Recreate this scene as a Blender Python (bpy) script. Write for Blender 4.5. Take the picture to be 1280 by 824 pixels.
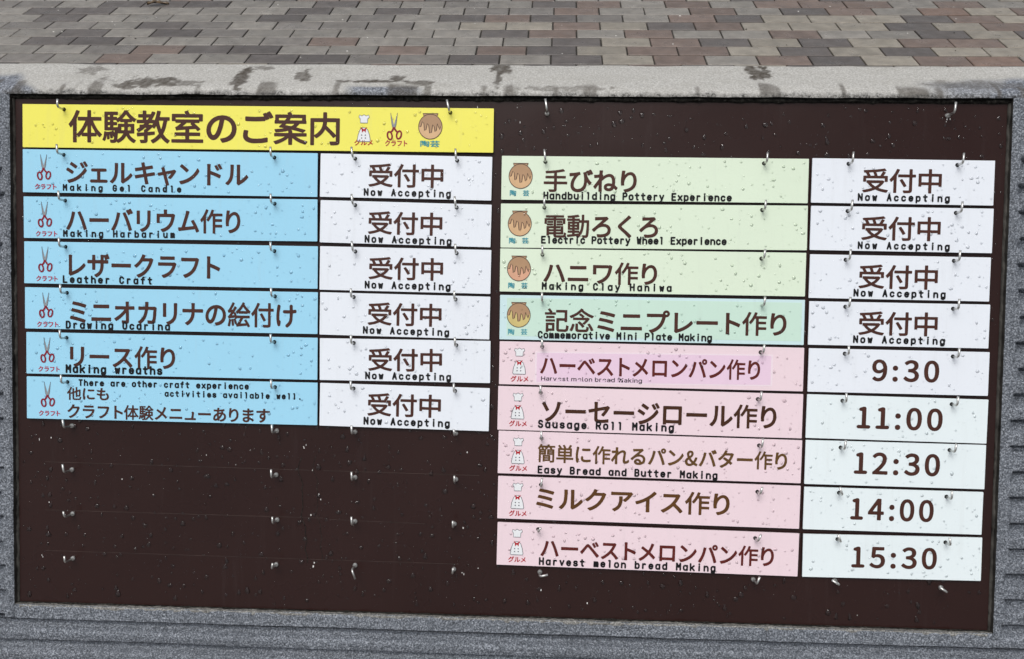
import bpy, math, random
import numpy as np
from mathutils import Vector, Matrix
from mathutils.geometry import tessellate_polygon

for o in list(bpy.data.objects):
    bpy.data.objects.remove(o)
scene = bpy.context.scene
COL = scene.collection

# ------------------------------------------------------------------ camera, world, sun, exposure
CZ = 0.6054                      # height of the middle of the sign face above the paving
LEAN = 0.60911                   # the face leans back this far from upright
cam = bpy.data.cameras.new('camera')
cam.sensor_width = 36.0
cam.lens = 36.0 * 1083.69 / 1280.0
cam.clip_start = 0.02
cam.clip_end = 3000
co = bpy.data.objects.new('camera', cam)
COL.objects.link(co)
co.location = (0.07424, -0.95608, 0.78737 + CZ)
co.rotation_euler = (0.92018362, 0.01231698, 0.04316076)
scene.camera = co

SUN_EL, SUN_AZ = math.radians(70), math.radians(205)     # azimuth clockwise from +Y: behind and left of the viewer
w = bpy.data.worlds.new('World')
scene.world = w
w.use_nodes = True
nt = w.node_tree
nt.nodes.clear()
sky = nt.nodes.new('ShaderNodeTexSky')
sky.sky_type = 'NISHITA'
sky.sun_disc = False
sky.sun_elevation = SUN_EL
sky.sun_rotation = SUN_AZ
sky.air_density = 1.0
sky.dust_density = 4.0
sky.ozone_density = 1.0
hs = nt.nodes.new('ShaderNodeHueSaturation')              # overcast: the cloud deck greys the sky
hs.inputs['Saturation'].default_value = 0.25
bg = nt.nodes.new('ShaderNodeBackground')
bg.inputs['Strength'].default_value = 0.10
wo = nt.nodes.new('ShaderNodeOutputWorld')
nt.links.new(sky.outputs[0], hs.inputs['Color'])
nt.links.new(hs.outputs[0], bg.inputs['Color'])
nt.links.new(bg.outputs[0], wo.inputs['Surface'])

sun = bpy.data.lights.new('sun', 'SUN')
sun.energy = 1.5
sun.angle = math.radians(30)
sun.color = (1.0, 0.98, 0.95)
so = bpy.data.objects.new('sun', sun)
COL.objects.link(so)
sd = Vector((math.sin(SUN_AZ) * math.cos(SUN_EL), math.cos(SUN_AZ) * math.cos(SUN_EL), math.sin(SUN_EL)))
so.rotation_euler = sd.to_track_quat('Z', 'Y').to_euler()
so.location = sd * 5

scene.view_settings.view_transform = 'Standard'
scene.view_settings.look = 'None'
scene.view_settings.exposure = 0.16
scene.view_settings.gamma = 1.0
scene.render.engine = 'CYCLES'
scene.cycles.use_denoising = True
scene.cycles.max_bounces = 8
scene.cycles.transparent_max_bounces = 8

# ------------------------------------------------------------------ helpers
FACE = Matrix.Translation((0, 0, CZ)) @ Matrix.Rotation(math.pi / 2 - LEAN, 4, 'X')   # u right, v up the slope, w out
rng = random.Random(7)


def tag(o, label=None, cat=None, group=None, kind=None):
    if label: o['label'] = label
    if cat: o['category'] = cat
    if group: o['group'] = group
    if kind: o['kind'] = kind
    return o


def empty(name, mat):
    o = bpy.data.objects.new(name, None)
    o.empty_display_size = 0.03
    COL.objects.link(o)
    o.matrix_world = mat
    return o


def link(name, me, parent=None, mat=None):
    o = bpy.data.objects.new(name, me)
    COL.objects.link(o)
    if parent is not None:
        o.parent = parent
    if mat is not None:
        o.matrix_local = mat
    return o


class MB:
    """collects vertices and faces of one mesh"""
    def __init__(s):
        s.v, s.f, s.m = [], [], []

    def add(s, vs, fs, mi=0):
        n = len(s.v)
        s.v += [tuple(p) for p in vs]
        s.f += [tuple(i + n for i in f) for f in fs]
        s.m += [mi] * len(fs)
        return s

    def box(s, a, b, mi=0):
        x0, y0, z0 = a
        x1, y1, z1 = b
        vs = [(x0, y0, z0), (x1, y0, z0), (x1, y1, z0), (x0, y1, z0), (x0, y0, z1), (x1, y0, z1), (x1, y1, z1), (x0, y1, z1)]
        return s.add(vs, [(3, 2, 1, 0), (4, 5, 6, 7), (0, 1, 5, 4), (1, 2, 6, 5), (2, 3, 7, 6), (3, 0, 4, 7)], mi)

    def flat(s, loops, z, mi=0):
        """a flat sheet bounded by loops (one outer loop and its holes)"""
        area = lambda l: abs(sum(a[0] * b[1] - a[1] * b[0] for a, b in zip(l, l[1:] + l[:1]))) / 2
        want = area(loops[0]) - sum(area(l) for l in loops[1:])
        for turn in range(24):                      # the filler can slip on long thin outlines: start elsewhere until the area is right
            L = [[Vector((p[0], p[1], 0)) for p in l[turn:] + l[:turn]] for l in loops]
            P = [p for l in L for p in l]
            got = sum(abs((P[b] - P[a]).cross(P[c] - P[a]).z) / 2 for a, b, c in tessellate_polygon(L))
            if abs(got - want) < 0.01 * want: break
        else:
            print('fill mismatch', want, got)
        vs = [(p.x, p.y, z) for l in L for p in l]
        fs = []
        for t in tessellate_polygon(L):
            a, b, c = (vs[i] for i in t)
            cr = (b[0] - a[0]) * (c[1] - a[1]) - (b[1] - a[1]) * (c[0] - a[0])
            if abs(cr) < 1e-14: continue
            fs.append(tuple(t) if cr > 0 else (t[0], t[2], t[1]))
        return s.add(vs, fs, mi)

    def slab(s, outer, holes, z0, z1, mi=0):
        loops = [outer] + holes
        s.flat(loops, z1, mi)
        n = len(s.v)
        for l in loops:
            k = len(l)
            base = len(s.v)
            s.v += [(p[0], p[1], z0) for p in l] + [(p[0], p[1], z1) for p in l]
            for i in range(k):
                j = (i + 1) % k
                s.f.append((base + i, base + j, base + k + j, base + k + i))
                s.m.append(mi)
        return s

    def ribbon(s, pts, wd, z, mi=0, closed=False):
        P = [Vector((p[0], p[1])) for p in pts]
        n = len(P)
        vs = []
        for i in range(n):
            a = P[(i - 1) % n] if (closed or i) else P[i]
            b = P[(i + 1) % n] if (closed or i < n - 1) else P[i]
            d = (b - a).normalized()
            q = Vector((-d.y, d.x)) * wd / 2
            vs += [(P[i].x + q.x, P[i].y + q.y, z), (P[i].x - q.x, P[i].y - q.y, z)]
        fs = []
        for i in range(n if closed else n - 1):
            j = (i + 1) % n
            fs.append((2 * i + 1, 2 * j + 1, 2 * j, 2 * i))
        return s.add(vs, fs, mi)

    def tube(s, pts, r, seg=8, mi=0, caps=True):
        P = [Vector(p) for p in pts]
        n = len(P)
        base = len(s.v)
        up = Vector((0.31, 0.17, 0.9)).normalized()
        prev = None
        for i in range(n):
            d = (P[min(i + 1, n - 1)] - P[max(i - 1, 0)]).normalized()
            a = d.cross(up) if prev is None else (prev - d * prev.dot(d))
            if a.length < 1e-6: a = d.orthogonal()
            a.normalize()
            prev = a
            b = d.cross(a)
            for k in range(seg):
                t = 2 * math.pi * k / seg
                s.v.append(tuple(P[i] + (a * math.cos(t) + b * math.sin(t)) * r))
        for i in range(n - 1):
            for k in range(seg):
                l = (k + 1) % seg
                s.f.append((base + i * seg + k, base + i * seg + l, base + (i + 1) * seg + l, base + (i + 1) * seg + k))
                s.m.append(mi)
        if caps:
            s.f.append(tuple(base + k for k in reversed(range(seg)))); s.m.append(mi)
            s.f.append(tuple(base + (n - 1) * seg + k for k in range(seg))); s.m.append(mi)
        return s

    def mesh(s, name, mats, smooth=False):
        me = bpy.data.meshes.new(name)
        me.from_pydata(s.v, [], s.f)
        for m in (mats if isinstance(mats, (list, tuple)) else [mats]):
            me.materials.append(m)
        me.polygons.foreach_set('material_index', s.m)
        if smooth:
            me.polygons.foreach_set('use_smooth', [True] * len(me.polygons))
        me.update()
        return me


def grid_mesh(name, xs, ys, fn, mats, flip=False, smooth=True):
    """height-field mesh; fn(X, Y) gives an array (ny, nx, 3)"""
    X, Y = np.meshgrid(xs, ys)
    P = fn(X, Y).reshape(-1, 3)
    nx, ny = len(xs), len(ys)
    i = np.arange(nx * ny).reshape(ny, nx)
    a, b, c, d = i[:-1, :-1].ravel(), i[:-1, 1:].ravel(), i[1:, 1:].ravel(), i[1:, :-1].ravel()
    F = np.stack([a, d, c, b] if flip else [a, b, c, d], 1)
    me = bpy.data.meshes.new(name)
    me.vertices.add(len(P)); me.vertices.foreach_set('co', P.ravel())
    me.loops.add(F.size); me.loops.foreach_set('vertex_index', F.ravel())
    me.polygons.add(len(F))
    me.polygons.foreach_set('loop_start', np.arange(len(F)) * 4)
    me.polygons.foreach_set('loop_total', np.full(len(F), 4))
    me.update(calc_edges=True)
    me.validate()
    if smooth:
        me.polygons.foreach_set('use_smooth', [True] * len(me.polygons))
    for m in (mats if isinstance(mats, (list, tuple)) else [mats]):
        me.materials.append(m)
    return me


def vnoise(X, Y, seed=0):
    """smooth value noise in numpy, about -1..1"""
    r = np.random.RandomState(seed)
    T = r.rand(64, 64) * 2 - 1
    xi, yi = np.floor(X).astype(int), np.floor(Y).astype(int)
    fx, fy = X - xi, Y - yi
    fx, fy = fx * fx * (3 - 2 * fx), fy * fy * (3 - 2 * fy)
    g = lambda a, b: T[b % 64, a % 64]
    return (g(xi, yi) * (1 - fx) + g(xi + 1, yi) * fx) * (1 - fy) + (g(xi, yi + 1) * (1 - fx) + g(xi + 1, yi + 1) * fx) * fy


# ------------------------------------------------------------------ materials
def new_mat(name):
    m = bpy.data.materials.new(name)
    m.use_nodes = True
    t = m.node_tree
    b = t.nodes['Principled BSDF']
    return m, t, b


def N(t, kind, **kw):
    n = t.nodes.new(kind)
    for k, v in kw.items():
        if k in n.inputs: n.inputs[k].default_value = v
        else: setattr(n, k, v)
    return n


def ramp(t, src, stops):
    r = t.nodes.new('ShaderNodeValToRGB')
    e = r.color_ramp.elements
    while len(e) < len(stops): e.new(0.5)
    for i, (p, c) in enumerate(stops):
        e[i].position = p
        e[i].color = (c, c, c, 1) if isinstance(c, (int, float)) else (*c, 1)
    t.links.new(src, r.inputs[0])
    return r.outputs[0]


def mix(t, fac, a, b, mode='MIX'):
    m = t.nodes.new('ShaderNodeMix')
    m.data_type = 'RGBA'
    m.blend_type = mode
    for si, val in ((0, fac), (6, a), (7, b)):
        sock = m.inputs[si]
        if hasattr(val, 'links'): t.links.new(val, sock)
        elif isinstance(val, (int, float)): sock.default_value = val if si == 0 else (val, val, val, 1)
        else: sock.default_value = (*val, 1)
    return m.outputs[2]


def coords(t, scale=(1, 1, 1), loc=(0, 0, 0)):
    tc = t.nodes.new('ShaderNodeTexCoord')
    mp = t.nodes.new('ShaderNodeMapping')
    mp.inputs['Scale'].default_value = scale
    mp.inputs['Location'].default_value = loc
    t.links.new(tc.outputs['Object'], mp.inputs[0])
    return mp.outputs[0]


def noise(t, vec, scale, detail=4, rough=0.55, out='Fac'):
    n = N(t, 'ShaderNodeTexNoise', Scale=scale, Detail=detail, Roughness=rough)
    t.links.new(vec, n.inputs['Vector'])
    return n.outputs[out]


def bump(t, b, h, strength, dist):
    n = N(t, 'ShaderNodeBump', Strength=strength, Distance=dist)
    t.links.new(h, n.inputs['Height'])
    t.links.new(n.outputs[0], b.inputs['Normal'])


def plain(name, col, rough=0.4, spec=0.22, metal=0.0, var=0.06):
    m, t, b = new_mat(name)
    v = coords(t)
    n = noise(t, v, 40, 3)
    dark = tuple(c * (1 - var) for c in col)
    lite = tuple(min(1, c * (1 + var)) for c in col)
    t.links.new(ramp(t, n, [(0.3, dark), (0.7, lite)]), b.inputs['Base Color'])
    b.inputs['Roughness'].default_value = rough
    b.inputs['Specular IOR Level'].default_value = spec
    b.inputs['Metallic'].default_value = metal
    return m


def sheet_mat(name, col, rough=0.22, dirt=0.10):
    """painted hanging plate: faint grime streaks and cloudiness"""
    m, t, b = new_mat(name)
    oi = t.nodes.new('ShaderNodeObjectInfo')
    v0 = coords(t)
    ad = N(t, 'ShaderNodeVectorMath', operation='ADD')
    t.links.new(v0, ad.inputs[0]); t.links.new(oi.outputs['Location'], ad.inputs[1])
    v = ad.outputs[0]
    n1 = noise(t, v, 9, 4)
    st = N(t, 'ShaderNodeMapping'); st.inputs['Scale'].default_value = (60, 6, 1)
    t.links.new(v, st.inputs[0])
    n2 = noise(t, st.outputs[0], 1.5, 5, 0.65)
    a = mix(t, ramp(t, n1, [(0.35, 0.0), (0.75, dirt)]), col, tuple(c * 0.72 for c in col))
    c = mix(t, ramp(t, n2, [(0.55, 0.0), (0.8, dirt * 1.2)]), a, (0.42, 0.42, 0.40))
    n3 = noise(t, v, 900, 2)
    c = mix(t, ramp(t, n3, [(0.66, 0.0), (0.74, 0.16)]), c, (0.25, 0.25, 0.24))
    t.links.new(c, b.inputs['Base Color'])
    b.inputs['Roughness'].default_value = rough
    b.inputs['Specular IOR Level'].default_value = 0.4
    bump(t, b, noise(t, v, 14, 3), 0.15, 0.002)
    return m


M = {}
M['white'] = sheet_mat('white_plate_paint', (0.80, 0.84, 0.90))
M['paleblue_white'] = sheet_mat('cool_white_plate_paint', (0.78, 0.86, 0.88))
M['yellow'] = sheet_mat('yellow_plate_paint', (0.88, 0.82, 0.13))
M['blue'] = sheet_mat('sky_blue_plate_paint', (0.34, 0.665, 0.86))
M['green'] = sheet_mat('pale_green_plate_paint', (0.72, 0.83, 0.66))
M['teal'] = sheet_mat('pale_teal_plate_paint', (0.60, 0.78, 0.80))
M['sticker_green'] = sheet_mat('mint_sticker', (0.58, 0.77, 0.66))
M['pink'] = sheet_mat('pale_pink_plate_paint', (0.83, 0.665, 0.715))
M['sticker_pink'] = sheet_mat('lilac_sticker', (0.80, 0.60, 0.735))
M['laminate'] = sheet_mat('clear_laminate_border', (0.84, 0.71, 0.77))
M['brown_ink'] = plain('brown_lettering', (0.062, 0.021, 0.014), 0.5, var=0.15)
M['redbrown_ink'] = plain('red_brown_lettering', (0.105, 0.016, 0.012), 0.35, var=0.15)
M['darkbrown_ink'] = plain('dark_brown_lettering', (0.055, 0.020, 0.008), 0.35, var=0.15)
M['gold_ink'] = plain('golden_brown_lettering', (0.115, 0.058, 0.016), 0.35, var=0.15)
M['ochre_ink'] = plain('ochre_brown_lettering', (0.10, 0.042, 0.010), 0.35, var=0.2)
M['black_ink'] = plain('black_lettering', (0.006, 0.006, 0.007), 0.4)
M['red_ink'] = plain('red_lettering', (0.42, 0.012, 0.020), 0.4)
M['crimson_ink'] = plain('crimson_lettering', (0.40, 0.02, 0.055), 0.4)
M['teal_ink'] = plain('teal_lettering', (0.015, 0.26, 0.34), 0.4)
M['blade_ink'] = plain('grey_blade_print', (0.26, 0.28, 0.30), 0.4)
M['handle_ink'] = plain('dark_red_handle_print', (0.23, 0.010, 0.025), 0.4)
M['pot_light'] = plain('light_clay_print', (0.66, 0.43, 0.24), 0.4)
M['pot_rose'] = plain('rosy_clay_print', (0.68, 0.38, 0.25), 0.4)
M['pot_gold'] = plain('yellow_clay_print', (0.62, 0.50, 0.20), 0.4)
M['pot_glaze'] = plain('brown_glaze_print', (0.42, 0.26, 0.15), 0.4)
M['outline_ink'] = plain('dark_outline_print', (0.09, 0.055, 0.04), 0.4)
M['grey_line'] = plain('grey_outline_print', (0.14, 0.14, 0.16), 0.4)
M['white_ink'] = plain('white_print', (0.78, 0.80, 0.82), 0.4)
M['steel'] = plain('galvanised_steel', (0.62, 0.62, 0.60), 0.30, metal=0.85, var=0.3)
M['cap'] = plain('nylon_cap', (0.34, 0.34, 0.34), 0.4, var=0.2)
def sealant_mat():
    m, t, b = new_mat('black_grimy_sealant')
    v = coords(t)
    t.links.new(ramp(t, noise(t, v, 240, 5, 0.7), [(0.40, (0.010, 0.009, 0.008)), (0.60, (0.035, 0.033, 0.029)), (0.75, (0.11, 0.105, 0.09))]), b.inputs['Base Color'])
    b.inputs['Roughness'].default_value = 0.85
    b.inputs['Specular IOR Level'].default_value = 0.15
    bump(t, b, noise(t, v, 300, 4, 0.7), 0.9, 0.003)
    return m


M['sealant'] = sealant_mat()
M['filler'] = plain('dark_grey_filler', (0.050, 0.047, 0.042), 0.8, var=0.6)


def board_mat():
    m, t, b = new_mat('brown_board_paint')
    v = coords(t)
    n = noise(t, v, 3.0, 5)
    c = ramp(t, n, [(0.3, (0.0195, 0.0068, 0.0055)), (0.7, (0.026, 0.0102, 0.0086))])
    mp = N(t, 'ShaderNodeMapping'); mp.inputs['Scale'].default_value = (30, 2.2, 1)
    t.links.new(v, mp.inputs[0])
    c = mix(t, ramp(t, noise(t, mp.outputs[0], 2.0, 6, 0.7), [(0.58, 0.0), (0.80, 0.14)]), c, (0.085, 0.07, 0.07))
    c = mix(t, ramp(t, noise(t, v, 420, 2), [(0.72, 0.0), (0.78, 0.25)]), c, (0.12, 0.10, 0.095))
    t.links.new(c, b.inputs['Base Color'])
    t.links.new(ramp(t, noise(t, v, 7, 4), [(0.3, 0.22), (0.7, 0.36)]), b.inputs['Roughness'])
    b.inputs['Specular IOR Level'].default_value = 0.24
    bump(t, b, noise(t, v, 5, 3), 0.2, 0.004)
    return m


M['board'] = board_mat()


def granite_mat(name, lo, mid, hi, warm=0.0):
    m, t, b = new_mat(name)
    v = coords(t)
    n1 = noise(t, v, 440, 3, 0.75)
    vo = N(t, 'ShaderNodeTexVoronoi', Scale=520.0)
    t.links.new(v, vo.inputs['Vector'])
    c = ramp(t, n1, [(0.34, lo), (0.5, mid), (0.66, hi)])
    c = mix(t, ramp(t, vo.outputs['Color'], [(0.62, 0.0), (0.80, 0.55)]), c, tuple(x * 0.35 for x in lo))
    n3 = noise(t, v, 7, 5, 0.6)
    c = mix(t, ramp(t, n3, [(0.38, 0.25), (0.62, 0.0)]), c, tuple(x * 0.6 for x in mid), 'MIX')
    t.links.new(c, b.inputs['Base Color'])
    b.inputs['Roughness'].default_value = 0.55
    b.inputs['Specular IOR Level'].default_value = 0.35
    h = mix(t, 0.5, noise(t, v, 260, 3, 0.7), noise(t, v, 70, 4))
    bump(t, b, h, 0.9, 0.004)
    return m


M['granite'] = granite_mat('blue_grey_granite', (0.042, 0.047, 0.055), (0.145, 0.162, 0.190), (0.44, 0.47, 0.52))
M['limescale'] = granite_mat('limescaled_granite_edge', (0.09, 0.088, 0.08), (0.24, 0.235, 0.22), (0.46, 0.455, 0.43))


def coping_mat():
    """weathered light top of the stone; 'stain' marks where algae and dirt sit, 'bare' where grey granite shows"""
    m, t, b = new_mat('weathered_coping_stone')
    v = coords(t)
    c = ramp(t, noise(t, v, 420, 3, 0.7), [(0.28, (0.27, 0.26, 0.235)), (0.5, (0.43, 0.42, 0.395)), (0.68, (0.60, 0.595, 0.57))])
    mp = N(t, 'ShaderNodeMapping'); mp.inputs['Scale'].default_value = (0.5, 1.5, 1)
    t.links.new(v, mp.inputs[0])
    c = mix(t, ramp(t, noise(t, mp.outputs[0], 22, 5, 0.7), [(0.48, 0.0), (0.74, 0.38)]), c, (0.32, 0.305, 0.27))
    g = ramp(t, noise(t, v, 330, 3, 0.7), [(0.34, (0.05, 0.055, 0.065)), (0.5, (0.15, 0.165, 0.195)), (0.66, (0.40, 0.42, 0.46))])
    ab = N(t, 'ShaderNodeAttribute', attribute_name='bare')
    c = mix(t, ab.outputs['Fac'], c, g)
    at = N(t, 'ShaderNodeAttribute', attribute_name='stain')
    nn = noise(t, v, 90, 4, 0.7)
    ad = N(t, 'ShaderNodeMath', operation='MULTIPLY'); t.links.new(at.outputs['Fac'], ad.inputs[0])
    t.links.new(ramp(t, nn, [(0.3, 0.62), (0.6, 1.0)]), ad.inputs[1])
    c = mix(t, ad.outputs[0], c, (0.055, 0.043, 0.030))
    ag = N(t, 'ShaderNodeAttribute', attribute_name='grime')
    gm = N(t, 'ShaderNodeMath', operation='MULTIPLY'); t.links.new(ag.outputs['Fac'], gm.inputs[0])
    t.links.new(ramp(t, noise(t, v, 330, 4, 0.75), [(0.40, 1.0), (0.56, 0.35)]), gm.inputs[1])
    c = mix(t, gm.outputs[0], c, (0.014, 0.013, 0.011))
    t.links.new(c, b.inputs['Base Color'])
    b.inputs['Roughness'].default_value = 0.6
    bump(t, b, mix(t, 0.5, noise(t, v, 240, 3, 0.7), noise(t, v, 60, 4)), 0.6, 0.003)
    return m


M['coping'] = coping_mat()


def paver_mat(name, col):
    m, t, b = new_mat(name)
    oi = t.nodes.new('ShaderNodeObjectInfo')
    sc = N(t, 'ShaderNodeVectorMath', operation='SCALE'); sc.inputs['Scale'].default_value = 37.0
    v0 = coords(t)
    cb = N(t, 'ShaderNodeVectorMath', operation='ADD')
    rv = N(t, 'ShaderNodeCombineXYZ')
    t.links.new(oi.outputs['Random'], rv.inputs[0]); t.links.new(oi.outputs['Random'], rv.inputs[1])
    t.links.new(rv.outputs[0], sc.inputs[0])
    t.links.new(v0, cb.inputs[0]); t.links.new(sc.outputs[0], cb.inputs[1])
    v = cb.outputs[0]
    lo, hi = tuple(c * 0.72 for c in col), tuple(min(1, c * 1.25) for c in col)
    c = ramp(t, noise(t, v, 16, 5, 0.6), [(0.3, lo), (0.7, hi)])
    c = mix(t, ramp(t, noise(t, v, 260, 3, 0.7), [(0.42, 0.0), (0.70, 0.38)]), c, tuple(min(1, x * 1.7) for x in col))
    c = mix(t, ramp(t, noise(t, v, 190, 2), [(0.62, 0.0), (0.72, 0.5)]), c, tuple(x * 0.4 for x in col))
    mu = N(t, 'ShaderNodeMath', operation='MULTIPLY_ADD'); mu.inputs[1].default_value = 0.26; mu.inputs[2].default_value = 0.87
    t.links.new(oi.outputs['Random'], mu.inputs[0])
    c = mix(t, 1.0, c, mu.outputs[0], 'MULTIPLY')
    t.links.new(c, b.inputs['Base Color'])
    t.links.new(ramp(t, noise(t, v, 12, 4), [(0.35, 0.26), (0.65, 0.50)]), b.inputs['Roughness'])
    bump(t, b, noise(t, v, 210, 4, 0.7), 0.5, 0.002)
    return m


PAVER = {
    'l': paver_mat('pale_grey_paver', (0.202, 0.187, 0.167)),
    't': paver_mat('sandy_paver', (0.237, 0.213, 0.177)),
    'g': paver_mat('mid_grey_paver', (0.160, 0.146, 0.133)),
    'd': paver_mat('charcoal_paver', (0.094, 0.082, 0.076)),
    'b': paver_mat('brown_paver', (0.147, 0.109, 0.091)),
    'r': paver_mat('reddish_paver', (0.162, 0.109, 0.085)),
}


def ground_mat():
    m, t, b = new_mat('jointing_sand')
    v = coords(t)
    t.links.new(ramp(t, noise(t, v, 60, 5), [(0.3, (0.020, 0.018, 0.016)), (0.7, (0.050, 0.045, 0.038))]), b.inputs['Base Color'])
    b.inputs['Roughness'].default_value = 0.9
    bump(t, b, noise(t, v, 200, 4), 0.6, 0.003)
    return m


M['ground'] = ground_mat()


def water_mat(name, through):
    m, t, b = new_mat(name)
    b.inputs['Base Color'].default_value = (1, 1, 1, 1)
    b.inputs['Roughness'].default_value = 0.02
    b.inputs['IOR'].default_value = 1.333
    b.inputs['Transmission Weight'].default_value = 1.0
    tr0 = t.nodes.new('ShaderNodeBsdfTransparent')
    gl = N(t, 'ShaderNodeBsdfGlossy', Roughness=0.06)
    fr = N(t, 'ShaderNodeFresnel', IOR=1.55)
    tr = t.nodes.new('ShaderNodeMixShader')
    t.links.new(fr.outputs[0], tr.inputs[0]); t.links.new(tr0.outputs[0], tr.inputs[1]); t.links.new(gl.outputs[0], tr.inputs[2])
    mx = t.nodes.new('ShaderNodeMixShader')
    mx.inputs[0].default_value = through
    out = t.nodes['Material Output']
    t.links.new(b.outputs[0], mx.inputs[1]); t.links.new(tr.outputs[0], mx.inputs[2])
    t.links.new(mx.outputs[0], out.inputs['Surface'])
    return m


M['water'] = water_mat('thin_water', 0.87)
M['water_deep'] = water_mat('water', 0.45)

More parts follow.
